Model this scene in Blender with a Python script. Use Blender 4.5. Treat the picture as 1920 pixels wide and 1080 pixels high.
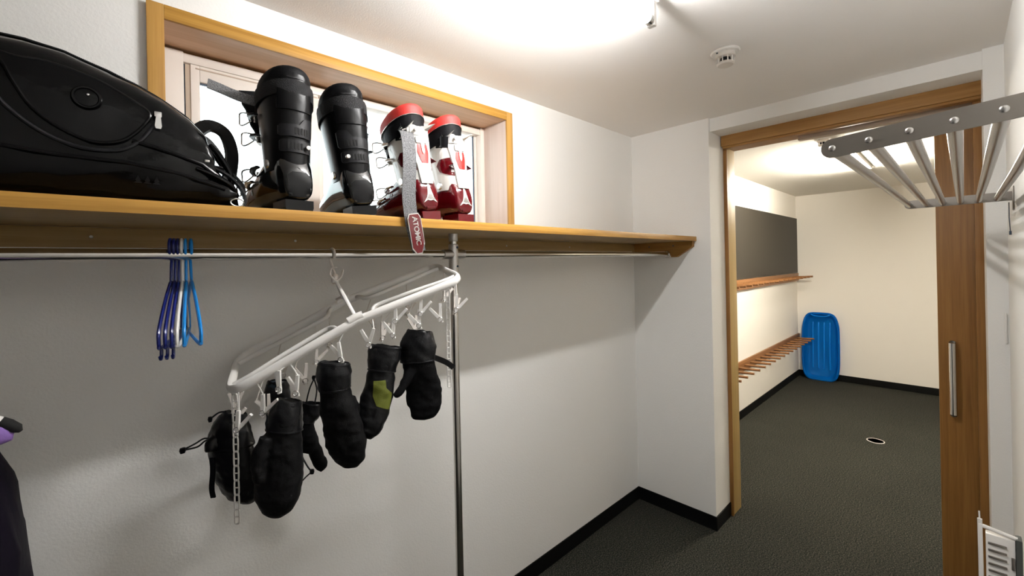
import bpy, bmesh, math, random
from mathutils import Vector, Matrix, noise
from mathutils.bvhtree import BVHTree
random.seed(7)
for o in list(bpy.data.objects): bpy.data.objects.remove(o)
SC = bpy.context.scene
COL = SC.collection
PI = math.pi
V = Vector

# ------------------------------------------------------------------ camera
# world: X runs down the corridor, Y towards the window wall, Z up; the camera stands at X=0, Y=0
F_PX, HC, SY = 807.12, 1.5799, -46.51
yaw, roll = math.radians(46.1528), math.radians(-1.1765)
_fw = V((math.cos(yaw), math.sin(yaw), 0)); _rt = V((math.sin(yaw), -math.cos(yaw), 0)); _up = V((0, 0, 1))
_RT = _rt*math.cos(roll) + _up*math.sin(roll); _UP = _up*math.cos(roll) - _rt*math.sin(roll)
cam_d = bpy.data.cameras.new('camera'); cam = bpy.data.objects.new('camera', cam_d); COL.objects.link(cam)
cam_d.sensor_width = 36; cam_d.lens = F_PX/1920*36; cam_d.shift_y = SY/1920; cam_d.clip_start = .02
m = Matrix((_RT, _UP, -_fw)).transposed().to_4x4(); m.translation = V((0, 0, HC)); cam.matrix_world = m
SC.camera = cam
# ------------------------------------------------------------------ light and exposure
W = bpy.data.worlds.new('world'); SC.world = W; W.use_nodes = True
wn = W.node_tree
bg = wn.nodes['Background']
tc = wn.nodes.new('ShaderNodeTexCoord'); nz = wn.nodes.new('ShaderNodeTexNoise'); nz.inputs['Scale'].default_value = 5
nz.inputs['Detail'].default_value = 2
rp = wn.nodes.new('ShaderNodeValToRGB')
rp.color_ramp.elements[0].color = (.80, .93, .93, 1); rp.color_ramp.elements[0].position = .35
rp.color_ramp.elements[1].color = (.95, .97, 1, 1); rp.color_ramp.elements[1].position = .62
wn.links.new(tc.outputs['Generated'], nz.inputs['Vector']); wn.links.new(nz.outputs['Fac'], rp.inputs['Fac'])
wn.links.new(rp.outputs['Color'], bg.inputs['Color'])
bg.inputs['Strength'].default_value = 5.0
TUBE_NEAR, TUBE_FAR = 315.0, 590.0
vs = SC.view_settings
vs.view_transform = 'Standard'; vs.look = 'None'; vs.gamma = 1; vs.use_curve_mapping = False; vs.exposure = 0.0
try: SC.display_settings.display_device = 'sRGB'
except Exception: pass
SC.cycles.max_bounces = 10; SC.cycles.diffuse_bounces = 6; SC.cycles.transparent_max_bounces = 12
SC.cycles.use_denoising = True; SC.cycles.sample_clamp_indirect = 6

def at(px, py, Y=None, X=None, Z=None):
    """point of the photographed place seen at a pixel, on a plane of known distance"""
    d = _fw + _RT*((px-960)/F_PX) + _UP*((540+SY-py)/F_PX)
    if Y is not None: t = Y/d.y
    elif X is not None: t = X/d.x
    else: t = (Z-HC)/d.z
    return V((0, 0, HC)) + d*t

# ------------------------------------------------------------------ materials
def mat(name, col, rough=.5, metal=0, bump=0, bscale=200, spec=.5, coat=0, var=0, vscale=8, sheen=0, trans=0, detail=3, stretch=None):
    M = bpy.data.materials.new(name); M.use_nodes = True
    nt = M.node_tree; b = nt.nodes['Principled BSDF']
    c = (*col, 1)
    b.inputs['Base Color'].default_value = c; b.inputs['Roughness'].default_value = rough
    b.inputs['Metallic'].default_value = metal; b.inputs['Specular IOR Level'].default_value = spec
    b.inputs['Coat Weight'].default_value = coat; b.inputs['Coat Roughness'].default_value = .08
    if sheen: b.inputs['Sheen Weight'].default_value = sheen
    if trans: b.inputs['Transmission Weight'].default_value = trans
    tcn = nt.nodes.new('ShaderNodeTexCoord'); src = tcn.outputs['Object']
    if stretch:
        mp = nt.nodes.new('ShaderNodeMapping'); mp.inputs['Scale'].default_value = stretch
        nt.links.new(src, mp.inputs['Vector']); src = mp.outputs['Vector']
    if var:
        n = nt.nodes.new('ShaderNodeTexNoise'); n.inputs['Scale'].default_value = vscale; n.inputs['Detail'].default_value = detail
        r = nt.nodes.new('ShaderNodeValToRGB')
        r.color_ramp.elements[0].position = .3; r.color_ramp.elements[1].position = .7
        r.color_ramp.elements[0].color = (*[max(0, x*(1-var)) for x in col], 1); r.color_ramp.elements[1].color = (*[min(1, x*(1+var)) for x in col], 1)
        nt.links.new(src, n.inputs['Vector']); nt.links.new(n.outputs['Fac'], r.inputs['Fac']); nt.links.new(r.outputs['Color'], b.inputs['Base Color'])
    if bump:
        n = nt.nodes.new('ShaderNodeTexNoise'); n.inputs['Scale'].default_value = bscale; n.inputs['Detail'].default_value = 2
        bp = nt.nodes.new('ShaderNodeBump'); bp.inputs['Strength'].default_value = bump; bp.inputs['Distance'].default_value = .002
        nt.links.new(src, n.inputs['Vector']); nt.links.new(n.outputs['Fac'], bp.inputs['Height']); nt.links.new(bp.outputs['Normal'], b.inputs['Normal'])
    return M
def wood(name, c1, c2, axis=0, scale=14, rough=.45, coat=0, spec=.3):
    M = bpy.data.materials.new(name); M.use_nodes = True; nt = M.node_tree; b = nt.nodes['Principled BSDF']
    b.inputs['Roughness'].default_value = rough; b.inputs['Coat Weight'].default_value = coat; b.inputs['Specular IOR Level'].default_value = spec
    t = nt.nodes.new('ShaderNodeTexCoord'); mp = nt.nodes.new('ShaderNodeMapping')
    s = [scale*4]*3; s[axis] = scale*.12; mp.inputs['Scale'].default_value = s
    n = nt.nodes.new('ShaderNodeTexNoise'); n.inputs['Scale'].default_value = 1.0; n.inputs['Detail'].default_value = 5; n.inputs['Distortion'].default_value = .6
    n2 = nt.nodes.new('ShaderNodeTexNoise'); n2.inputs['Scale'].default_value = 5.0; n2.inputs['Detail'].default_value = 2
    mx = nt.nodes.new('ShaderNodeMix'); mx.data_type = 'FLOAT'; mx.inputs[0].default_value = .3
    r = nt.nodes.new('ShaderNodeValToRGB'); e = r.color_ramp.elements
    e[0].position = .32; e[0].color = (*c2, 1); e[1].position = .62; e[1].color = (*c1, 1)
    nt.links.new(t.outputs['Object'], mp.inputs['Vector'])
    for k in (n, n2): nt.links.new(mp.outputs['Vector'], k.inputs['Vector'])
    nt.links.new(n.outputs['Fac'], mx.inputs[2]); nt.links.new(n2.outputs['Fac'], mx.inputs[3])
    nt.links.new(mx.outputs[0], r.inputs['Fac']); nt.links.new(r.outputs['Color'], b.inputs['Base Color'])
    bp = nt.nodes.new('ShaderNodeBump'); bp.inputs['Strength'].default_value = .12; bp.inputs['Distance'].default_value = .001
    nt.links.new(mx.outputs[0], bp.inputs['Height']); nt.links.new(bp.outputs['Normal'], b.inputs['Normal'])
    return M
def emit(name, col, s):
    M = bpy.data.materials.new(name); M.use_nodes = True; b = M.node_tree.nodes['Principled BSDF']
    b.inputs['Base Color'].default_value = (.9, .9, .9, 1); b.inputs['Emission Color'].default_value = (*col, 1); b.inputs['Emission Strength'].default_value = s
    return M
M = {}
M['wall'] = mat('painted_wallpaper', (.85, .84, .815), .75, bump=.35, bscale=160, spec=.25)
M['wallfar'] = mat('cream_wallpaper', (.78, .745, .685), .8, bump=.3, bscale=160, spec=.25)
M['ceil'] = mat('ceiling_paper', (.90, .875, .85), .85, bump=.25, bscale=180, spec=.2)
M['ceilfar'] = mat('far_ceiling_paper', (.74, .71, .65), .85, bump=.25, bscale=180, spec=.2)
M['base'] = mat('black_vinyl_base', (.003, .003, .003), .5, bump=.05, spec=.12)
M['pine'] = wood('pine_edge', (.50, .27, .055), (.32, .15, .022), 0)
M['pinez'] = wood('pine_upright', (.50, .28, .075), (.38, .19, .045), 2)
M['piney'] = wood('pine_end', (.36, .18, .045), (.25, .115, .025), 1)
M['reveal'] = wood('daylit_reveal_x', (.62, .42, .28), (.52, .33, .20), 0, 6)  # daylight on the window boards, put into the wood colour
M['revealz'] = wood('daylit_reveal_z', (.64, .54, .49), (.56, .46, .40), 2, 6)
M['under'] = wood('shelf_wood', (.34, .22, .085), (.26, .155, .05), 0)
M['oak'] = wood('oak_header', (.38, .20, .062), (.26, .125, .033), 1)
M['oakz'] = wood('oak_upright', (.30, .145, .04), (.20, .09, .022), 2)
M['oakz_lit'] = wood('oak_jamb_lit', (.50, .35, .14), (.38, .25, .08), 2)  # far room light on the jamb side, put into the oak colour
M['peg'] = wood('peg_wood', (.25, .115, .042), (.15, .062, .020), 0)
M['vinyl'] = mat('window_vinyl', (.72, .66, .60), .4, spec=.4)
M['vinyld'] = mat('window_vinyl_track', (.42, .33, .25), .5)
M['gasket'] = mat('window_gasket', (.03, .05, .08), .5)
M['chrome'] = mat('brushed_chrome', (.62, .60, .57), .18, 1)
M['steel'] = mat('satin_steel', (.50, .48, .46), .38, 1, bump=.03, bscale=500)
M['grey'] = mat('grey_painted_steel', (.26, .235, .21), .42, .85)
M['barm'] = mat('silver_bar', (.40, .38, .355), .30, .95)
M['white'] = mat('white_plastic', (.80, .78, .75), .35, spec=.5)
M['offw'] = mat('aged_white_plastic', (.70, .65, .60), .45)
M['black'] = mat('black_plastic', (.003, .003, .0034), .30, spec=.15)
M['gloss'] = mat('gloss_black_shell', (.003, .0035, .004), .08, spec=.8)
M['strapd'] = mat('dark_webbing', (.010, .010, .011), .7, bump=.8, bscale=500, spec=.2)
M['edge'] = mat('grey_green_cap', (.045, .05, .045), .6)
M['dgrey'] = mat('dark_grey_plastic', (.010, .010, .0115), .4, spec=.22)
M['liner'] = mat('black_liner', (.003, .003, .0038), .6, bump=.2, bscale=300, spec=.10)
M['hole'] = mat('black_foam', (.004, .004, .004), .9)
M['nylon'] = mat('black_nylon', (.0035, .0037, .0045), .38, bump=.25, bscale=400, spec=.28)
M['cloth'] = mat('black_knit', (.0042, .0042, .0046), .85, bump=.5, bscale=700, spec=.08)
M['cloth2'] = mat('black_softshell', (.0042, .0042, .0046), .62, bump=.3, bscale=500, spec=.14)
M['teal'] = mat('teal_fabric', (.0015, .012, .022), .7, bump=.3, bscale=500)
M['olive'] = mat('olive_patch', (.10, .115, .006), .7, bump=.3, bscale=500)
M['leather'] = mat('bag_leather', (.0022, .0022, .0025), .19, bump=.45, bscale=45, spec=.18)
M['strap'] = mat('webbing', (.13, .13, .135), .7, bump=.9, bscale=500, var=.7, vscale=420)
M['redshell'] = mat('dark_red_shell', (.085, .0015, .004), .10, coat=.5, spec=.5)
M['red'] = mat('red_plastic', (.55, .02, .015), .3, coat=.5)
M['redfab'] = mat('red_liner', (.46, .018, .012), .6, bump=.3, bscale=400)
M['wshell'] = mat('white_shell', (.82, .80, .76), .22, coat=.6)
M['silver'] = mat('silver_metal', (.72, .71, .70), .25, 1)
M['navy'] = mat('navy_plastic', (.004, .010, .12), .28)
M['sky'] = mat('light_blue_plastic', (.010, .22, .62), .28)
M['sled'] = mat('blue_sled_plastic', (.001, .17, .60), .4, spec=.15)
M['sleddeep'] = mat('blue_sled_groove', (.003, .12, .50), .4)
M['board'] = mat('slate_board', (.026, .022, .0165), .5, spec=.22)
M['purple'] = mat('purple_fleece', (.20, .11, .36), .8, bump=.3, bscale=300)
M['jacket'] = mat('jacket_fabric', (.004, .0028, .007), .6, bump=.3, bscale=60, spec=.07)
M['jacketp'] = mat('jacket_purple_panel', (.045, .022, .10), .55, bump=.3, bscale=60)
M['tube'] = emit('fluorescent_near', (1, .988, .972), TUBE_NEAR)
M['tubef'] = emit('fluorescent_far', (1, .93, .80), TUBE_FAR)
def carpet():
    A = bpy.data.materials.new('carpet'); A.use_nodes = True; nt = A.node_tree; b = nt.nodes['Principled BSDF']
    b.inputs['Roughness'].default_value = .95; b.inputs['Specular IOR Level'].default_value = .1
    t = nt.nodes.new('ShaderNodeTexCoord')
    n = nt.nodes.new('ShaderNodeTexNoise'); n.inputs['Scale'].default_value = 150; n.inputs['Detail'].default_value = 5; n.inputs['Roughness'].default_value = .75
    n3 = nt.nodes.new('ShaderNodeTexNoise'); n3.inputs['Scale'].default_value = 1.6; n3.inputs['Detail'].default_value = 4
    r = nt.nodes.new('ShaderNodeValToRGB'); e = r.color_ramp.elements
    e[0].position = .42; e[0].color = (.004, .0077, .0062, 1); e[1].position = .66; e[1].color = (.085, .080, .065, 1)
    x = e.new(.5); x.color = (.021, .0200, .016, 1)
    r3 = nt.nodes.new('ShaderNodeMapRange'); r3.inputs[3].default_value = .75; r3.inputs[4].default_value = 1.25
    mm = nt.nodes.new('ShaderNodeVectorMath'); mm.operation = 'SCALE'
    for k in (n, n3): nt.links.new(t.outputs['Object'], k.inputs['Vector'])
    nt.links.new(n.outputs['Fac'], r.inputs['Fac']); nt.links.new(n3.outputs['Fac'], r3.inputs[0])
    nt.links.new(r.outputs['Color'], mm.inputs[0]); nt.links.new(r3.outputs[0], mm.inputs['Scale']); nt.links.new(mm.outputs[0], b.inputs['Base Color'])
    bp = nt.nodes.new('ShaderNodeBump'); bp.inputs['Strength'].default_value = .5; bp.inputs['Distance'].default_value = .003
    nt.links.new(n.outputs['Fac'], bp.inputs['Height']); nt.links.new(bp.outputs['Normal'], b.inputs['Normal'])
    return A
M['carpet'] = carpet()
def glassmat():
    A = bpy.data.materials.new('window_glass'); A.use_nodes = True; nt = A.node_tree
    nt.nodes.remove(nt.nodes['Principled BSDF']); out = nt.nodes['Material Output']
    tr = nt.nodes.new('ShaderNodeBsdfTransparent'); gl = nt.nodes.new('ShaderNodeBsdfGlossy'); gl.inputs['Roughness'].default_value = .02
    tr.inputs['Color'].default_value = (.95, .97, .97, 1)
    fr = nt.nodes.new('ShaderNodeFresnel'); mx = nt.nodes.new('ShaderNodeMixShader')
    nt.links.new(fr.outputs[0], mx.inputs[0]); nt.links.new(tr.outputs[0], mx.inputs[1]); nt.links.new(gl.outputs[0], mx.inputs[2]); nt.links.new(mx.outputs[0], out.inputs[0])
    return A
M['glass'] = glassmat()

# ------------------------------------------------------------------ mesh helpers
def wmat(o):
    m = o.matrix_basis.copy()
    while o.parent: o = o.parent; m = o.matrix_basis @ m
    return m
def obj(name, bm, m, parent=None, smooth=True, world=True, ang=40):
    """ONE mesh object; vertices given in world space are brought into the parent's frame"""
    bmesh.ops.recalc_face_normals(bm, faces=bm.faces)
    if parent is not None and world: bm.transform(wmat(parent).inverted())
    me = bpy.data.meshes.new(name); bm.to_mesh(me); bm.free()
    if smooth:
        for p in me.polygons: p.use_smooth = True
        try: me.set_sharp_from_angle(angle=math.radians(ang))
        except Exception: pass
    me.materials.append(M[m] if isinstance(m, str) else m)
    o = bpy.data.objects.new(name, me); COL.objects.link(o)
    if parent is not None: o.parent = parent
    return o
def tag(o, label, cat, group=None):
    o['label'] = label; o['category'] = cat
    if group: o['group'] = group
    return o
def thing(name, label, cat, loc=(0, 0, 0), rz=0, group=None):
    o = bpy.data.objects.new(name, None); COL.objects.link(o); o.location = loc; o.rotation_euler = (0, 0, rz); o.empty_display_size = .05
    return tag(o, label, cat, group)
def struct(name, bm, m, parent=None, **k):
    o = obj(name, bm, m, parent, **k)
    if parent is None: o['kind'] = 'structure'
    return o
def dup(root, loc=None, rot=None, label=None, group=None):
    r = root.copy(); COL.objects.link(r)
    if loc is not None: r.location = loc
    if rot is not None: r.rotation_euler = rot
    if label: r['label'] = label
    if group: r['group'] = group
    for ch in list(root.children):
        c = ch.copy(); COL.objects.link(c); c.parent = r
        for g in list(ch.children):
            d = g.copy(); COL.objects.link(d); d.parent = c
    return r
def box(bm, x0, x1, y0, y1, z0, z1, bev=0, seg=2):
    t = bmesh.new(); bmesh.ops.create_cube(t, size=1)
    for v in t.verts: v.co = V(((x0+x1)/2+v.co.x*(x1-x0), (y0+y1)/2+v.co.y*(y1-y0), (z0+z1)/2+v.co.z*(z1-z0)))
    if bev: bmesh.ops.bevel(t, geom=t.edges[:], offset=bev, segments=seg, profile=.6, affect='EDGES')
    merge(bm, t); return bm
def merge(bm, t, mt=None):
    if mt is not None: t.transform(mt)
    me = bpy.data.meshes.new('tmp'); t.to_mesh(me); t.free(); bm.from_mesh(me); bpy.data.meshes.remove(me)
    return bm
def B(*a, **k): return box(bmesh.new(), *a, **k)
def smoothline(pts, n=6, closed=False):
    P = [V(p) for p in pts]; N = len(P); out = []
    for i in range(N if closed else N-1):
        if closed: a, b, c, d = P[(i-1) % N], P[i], P[(i+1) % N], P[(i+2) % N]
        else: a, b, c, d = P[max(i-1, 0)], P[i], P[i+1], P[min(i+2, N-1)]
        for k in range(n):
            t = k/n
            out.append(.5*((2*b)+(c-a)*t+(2*a-5*b+4*c-d)*t*t+(3*b-a-3*c+d)*t**3))
    if not closed: out.append(P[-1])
    return out
def tube(bm, pts, r, n=8, closed=False, ry=None, up=None, caps=True):
    P = [V(p) for p in pts]; N = len(P); rings = []
    R = r if isinstance(r, (list, tuple)) else [r]*N
    prev = None
    for i in range(N):
        if closed: t = P[(i+1) % N]-P[i-1]
        else: t = P[min(i+1, N-1)]-P[max(i-1, 0)]
        if t.length < 1e-9: t = V((0, 0, 1))
        t.normalize()
        if up is not None: u = V(up)
        elif prev is None: u = V((0, 0, 1)) if abs(t.z) < .9 else V((1, 0, 0))
        else: u = prev
        u = u - t*u.dot(t)
        if u.length < 1e-6: u = t.orthogonal()
        u.normalize(); w = t.cross(u); prev = u
        q = ry if ry is not None else 1
        rings.append([bm.verts.new(P[i] + u*(R[i]*q*math.cos(2*PI*k/n)) + w*(R[i]*math.sin(2*PI*k/n))) for k in range(n)])
    for i in range(N if closed else N-1):
        a, b = rings[i], rings[(i+1) % N]
        for k in range(n): bm.faces.new((a[k], a[(k+1) % n], b[(k+1) % n], b[k]))
    if not closed and caps:
        bm.faces.new(rings[0][::-1]); bm.faces.new(rings[-1])
    return bm
def T(*a, **k): return tube(bmesh.new(), *a, **k)
def loft(bm, rings, cap0=True, cap1=True):
    R = [[bm.verts.new(p) for p in r] for r in rings]; n = len(R[0])
    for a, b in zip(R, R[1:]):
        for k in range(n): bm.faces.new((a[k], a[(k+1) % n], b[(k+1) % n], b[k]))
    if cap0: bm.faces.new(R[0][::-1])
    if cap1: bm.faces.new(R[-1])
    return bm
def sup(c, a, b, ua, ub, n=24, e=2.4):
    """superellipse ring: centre, half sizes, axes"""
    out = []
    for k in range(n):
        t = 2*PI*k/n; x = math.cos(t); y = math.sin(t)
        out.append(V(c) + V(ua)*(a*math.copysign(abs(x)**(2/e), x)) + V(ub)*(b*math.copysign(abs(y)**(2/e), y)))
    return out
def ribbon(bm, pts, w, wd, th):
    """flat strap along pts: w width, wd width direction(s), th thickness"""
    P = [V(p) for p in pts]; rings = []
    for i, p in enumerate(P):
        t = (P[min(i+1, len(P)-1)]-P[max(i-1, 0)]).normalized()
        d = V(wd[i] if isinstance(wd, list) else wd); d = (d-t*d.dot(t)).normalized(); nn = t.cross(d)
        ww = w[i] if isinstance(w, (list, tuple)) else w
        rings.append([p+d*ww/2+nn*th/2, p-d*ww/2+nn*th/2, p-d*ww/2-nn*th/2, p+d*ww/2-nn*th/2])
    return loft(bm, rings)
def prism(bm, poly, axis, a, b):
    """extrude a 2-D polygon along an axis"""
    def mk(p, h):
        q = list(p); q.insert(axis, h); return V(q)
    A = [bm.verts.new(mk(p, a)) for p in poly]; Bv = [bm.verts.new(mk(p, b)) for p in poly]; n = len(poly)
    bm.faces.new(A[::-1]); bm.faces.new(Bv)
    for k in range(n): bm.faces.new((A[k], A[(k+1) % n], Bv[(k+1) % n], Bv[k]))
    return bm
def grid_wall(xs, zs, hole, y0, y1):
    """slab in XZ with a rectangular hole"""
    bm = bmesh.new(); hx0, hx1, hz0, hz1 = hole
    box(bm, xs[0], hx0, y0, y1, zs[0], zs[1]); box(bm, hx1, xs[1], y0, y1, zs[0], zs[1])
    box(bm, hx0, hx1, y0, y1, zs[0], hz0); box(bm, hx0, hx1, y0, y1, hz1, zs[1]); return bm
def roughen(bm, amp, sc, seed=0, stretch=(1, 1, 1), ridge=False):
    bm.normal_update()
    for v in bm.verts:
        p = V((v.co.x*stretch[0], v.co.y*stretch[1], v.co.z*stretch[2]))*sc + V((seed*7.3, seed*3.1, 0))
        f = noise.noise(p) + .5*noise.noise(p*2.1)
        if ridge: f = .5-abs(f)*1.6
        v.co += v.normal*f*amp
    return bm
def remesh(bm, vox, smooth=3):
    bmesh.ops.recalc_face_normals(bm, faces=bm.faces)
    me = bpy.data.meshes.new('t'); bm.to_mesh(me); bm.free()
    o = bpy.data.objects.new('t', me); COL.objects.link(o)
    r = o.modifiers.new('r', 'REMESH'); r.mode = 'VOXEL'; r.voxel_size = vox
    if smooth: s = o.modifiers.new('s', 'SMOOTH'); s.iterations = smooth; s.factor = .6
    dg = bpy.context.evaluated_depsgraph_get(); e = o.evaluated_get(dg); me2 = bpy.data.meshes.new_from_object(e)
    out = bmesh.new(); out.from_mesh(me2)
    bpy.data.objects.remove(o); bpy.data.meshes.remove(me); bpy.data.meshes.remove(me2)
    return out
def decal(poly, bvh, origin, ax, bx, dr, off=.001, th=.0012, cuts=2, up=None):
    """a thin patch: 2-D outline laid on a curved surface by rays along dr; keeps its own thickness"""
    bm = bmesh.new(); vs_ = [bm.verts.new((p[0], p[1], 0)) for p in poly]; f = bm.faces.new(vs_)
    bmesh.ops.triangulate(bm, faces=[f])
    for _ in range(cuts): bmesh.ops.subdivide_edges(bm, edges=[e for e in bm.edges if e.calc_length() > .006], cuts=1, use_grid_fill=False); bmesh.ops.triangulate(bm, faces=bm.faces[:])
    o, A, Bx, D = V(origin), V(ax), V(bx), V(dr).normalized(); last = None
    for v in bm.verts:
        p = o + A*v.co.x + Bx*v.co.y
        h = bvh.ray_cast(p - D*.5, D)
        if h[0] is not None: last = (h[0]-p).dot(D); v.co = h[0] - D*off
        else: v.co = p + D*((last or 0)-off)
    r = bmesh.ops.extrude_face_region(bm, geom=bm.faces[:])
    for e in r['geom']:
        if isinstance(e, bmesh.types.BMVert): e.co -= D*th
    return bm
def bvhof(bm): return BVHTree.FromBMesh(bm)
def lathe(bm, prof, c=(0, 0, 0), n=24, ax='z'):
    rings = []
    for r, h in prof:
        ring = []
        for k in range(n):
            a = 2*PI*k/n; x, y = r*math.cos(a), r*math.sin(a)
            p = {'z': (x, y, h), 'y': (x, h, y), 'x': (h, x, y)}[ax]
            ring.append(V(c)+V(p))
        rings.append(ring)
    return loft(bm, rings)
def rrect(w, h, r, n=5):
    out = []
    for cx, cy, a0 in ((w/2-r, h/2-r, 0), (-w/2+r, h/2-r, 90), (-w/2+r, -h/2+r, 180), (w/2-r, -h/2+r, 270)):
        for k in range(n+1):
            a = math.radians(a0+90*k/n); out.append((cx+r*math.cos(a), cy+r*math.sin(a)))
    return out

# ================================================================== THE SETTING
WL, WR, XB, XD, H = 1.504, -.13, 2.57, 2.80, 2.40
XF, YF = 6.75, 1.519
struct('floor', B(-2.6, 6.9, -1.4, 1.7, -.1, 0), 'carpet', smooth=False)
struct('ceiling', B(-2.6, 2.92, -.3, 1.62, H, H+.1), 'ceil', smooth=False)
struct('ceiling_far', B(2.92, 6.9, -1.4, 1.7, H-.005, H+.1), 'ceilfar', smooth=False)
HX0, HX1, HZ0, HZ1 = .102, 1.447, 1.700, 2.302
struct('wall_left', grid_wall((-2.6, 2.92), (0, H), (HX0, HX1, HZ0, HZ1), WL, WL+.24), 'wall', smooth=False)
struct('wall_right', B(-2.6, XB, WR-.1, WR, 0, H), 'wall', smooth=False)
struct('wall_behind', B(-2.7, -2.6, -.3, 1.7, 0, H), 'wall', smooth=False)
YP, YR = 1.004, -.073
struct('wall_back', B(XB, 2.92, YP, WL, 0, H), 'wall', smooth=False)
bm = B(XB, 2.822, WR-.1, YR, 0, H); box(bm, 2.888, 2.92, -1.3, -.09, 0, H); box(bm, XB, 2.822, -1.3, WR-.1, 0, H)
struct('wall_back_right', bm, 'wall', smooth=False)
struct('trim_1', B(2.592, 2.92, YR, YP, 2.325, H), 'wall', smooth=False)          # beam over the door recess
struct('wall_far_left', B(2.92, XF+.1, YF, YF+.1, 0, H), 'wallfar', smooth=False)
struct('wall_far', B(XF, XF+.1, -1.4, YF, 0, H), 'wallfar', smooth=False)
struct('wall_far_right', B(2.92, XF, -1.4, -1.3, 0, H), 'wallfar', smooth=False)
bh, bt = .081, .007
struct('baseboard_left', B(-2.6, XB, WL-bt, WL, 0, bh, bev=.002), 'base', smooth=False)
struct('baseboard_back', B(XB-bt, XB, YP-bt, WL-bt, 0, bh, bev=.002), 'base', smooth=False)
struct('baseboard_return', B(XB, 2.792, YP-bt, YP, 0, bh, bev=.002), 'base', smooth=False)
struct('baseboard_far_left', B(2.95, XF, YF-bt, YF, 0, bh, bev=.002), 'base', smooth=False)
struct('baseboard_far', B(XF-bt, XF, -1.3, YF-bt, 0, bh, bev=.002), 'base', smooth=False)
struct('baseboard_right', B(-2.6, XB, WR, WR+bt, 0, bh, bev=.002), 'base', smooth=False)
struct('trim_2', B(2.562, XB, -.124, -.117, 1.225, 1.345, bev=.002), 'white', smooth=False)

# door frame, header with track, sliding door
dr = thing('door_1', 'x', 'x', (2.8, .45, 0)); del dr['label']; del dr['category']; dr['kind'] = 'structure'
obj('door_header', B(2.742, 2.93, YR-.012, YP-.004, 2.262, 2.352, bev=.004), 'oak', dr)
obj('header_lip', B(2.752, 2.80, YR-.008, YP-.010, 2.250, 2.262, bev=.001), 'oak', dr)
obj('jamb_face', B(2.786, 2.797, .983, YP-.0005, 0, 2.262, bev=.001), 'oakz', dr)
obj('door_jamb', B(2.798, 2.925, .986, YP, 0, 2.262, bev=.002), 'oakz_lit', dr)
bm = B(2.79, 2.826, -.086, -.046, 0, 2.262, bev=.003); box(bm, 2.884, 2.925, -.090, -.050, 0, 2.262, bev=.003)
obj('door_jamb', bm, 'oakz', dr)
obj('door_track', B(2.835, 2.88, -.5, .62, 2.236, 2.262), 'vinyld', dr)
leaf = obj('door_leaf', B(2.834, 2.872, -.86, .077, .006, 2.234, bev=.003), 'oakz', dr)
hx, hy = 2.792, .030
bm = T(smoothline([(2.834, hy, 1.172), (hx+.006, hy, 1.172), (hx, hy, 1.160), (hx, hy, 1.01), (hx, hy, .865), (hx+.006, hy, .853), (2.834, hy, .853)], 6), .0125, n=14)
obj('door_handle', bm, 'chrome', leaf)

# window: wooden frame boards, vinyl frame, two sashes
wn_ = thing('window_1', 'x', 'x', (.775, 1.5, 1.716)); del wn_['label']; del wn_['category']; wn_['kind'] = 'structure'
WF = 1.488; ct = .035
obj('window_casing_head', B(HX0, HX1, WF, 1.68, 2.264, 2.300, bev=.0015), 'reveal', wn_)
obj('window_casing_left', B(HX0, HX0+ct, WF, 1.68, 1.718, 2.264, bev=.0015), 'revealz', wn_)
obj('window_casing_right', B(HX1-ct, HX1, WF, 1.68, 1.718, 2.264, bev=.0015), 'revealz', wn_)
# narrow front strips of the casing; boards behind coloured paler for daylight
bm = B(HX0+ct+.0012, HX1-ct-.0012, WF-.004, WF+.006, 2.262, 2.301, bev=.001)
obj('casing_edge_head', bm, 'pine', wn_)
bm = B(HX0-.001, HX0+ct+.001, WF-.004, WF+.006, 1.717, 2.301, bev=.001); obj('casing_edge_left', bm, 'pinez', wn_)
bm = B(HX1-ct-.001, HX1+.001, WF-.004, WF+.006, 1.717, 2.301, bev=.001); obj('casing_edge_right', bm, 'pinez', wn_)
obj('window_head_filler', B(X0 if 0 else HX0+ct, HX1-ct, 1.682, 1.74, 2.250, 2.300), 'oak', wn_)  # oak strip added to stop daylight leaking in above the frame
obj('window_sill', B(HX0+ct, HX1-ct, WF+.018, 1.68, 1.712, 1.722), 'reveal', wn_)
X0, X1, Z0, Z1 = HX0+ct, HX1-ct, 1.722, 2.264
bm = B(X0, X0+.062, 1.655, 1.72, Z0, Z1-.008, bev=.002); box(bm, X1-.022, X1, 1.655, 1.72, Z0, Z1-.004, bev=.002)
box(bm, X0+.062, X1-.022, 1.66, 1.72, Z1-.038, Z1-.010, bev=.002); box(bm, X0+.062, X1-.022, 1.66, 1.72, Z0, Z0+.03, bev=.002)
obj('window_frame', bm, 'vinyl', wn_)
obj('window_frame_gap', B(X0+.063, X0+.067, 1.672, 1.70, Z0+.03, Z1-.04), 'gasket', wn_)
obj('window_frame_step', B(X0+.067, X0+.080, 1.668, 1.71, Z0+.03, Z1-.040), 'vinyld', wn_)
def sash(x0, x1, y0, y1, st, rl, zt, nm, rs=None):
    rs = rs or st
    s = obj(nm, B(x0, x0+st, y0, y1, Z0+.03, zt, bev=.002), 'vinyl', wn_)
    bm = B(x1-rs, x1, y0, y1, Z0+.03, zt, bev=.002)
    box(bm, x0+st, x1-rs, y0, y1, zt-rl, zt, bev=.002); box(bm, x0+st, x1-rs, y0, y1, Z0+.03, Z0+.03+.04, bev=.002)
    obj('sash_rail', bm, 'vinyl', s)
    g = B(x0+st-.001, x1-rs+.001, y0+.010, y0+.016, zt-rl-.006, zt-rl+.001); box(g, x1-rs-.004, x1-rs+.001, y0+.010, y0+.016, Z0+.07, zt-rl)
    obj('gasket', g, 'gasket', s)
    obj('window_pane', B(x0+st-.001, x1-rs+.001, y0+.012, y0+.014, Z0+.069, zt-rl+.001), 'glass', s)
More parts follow.
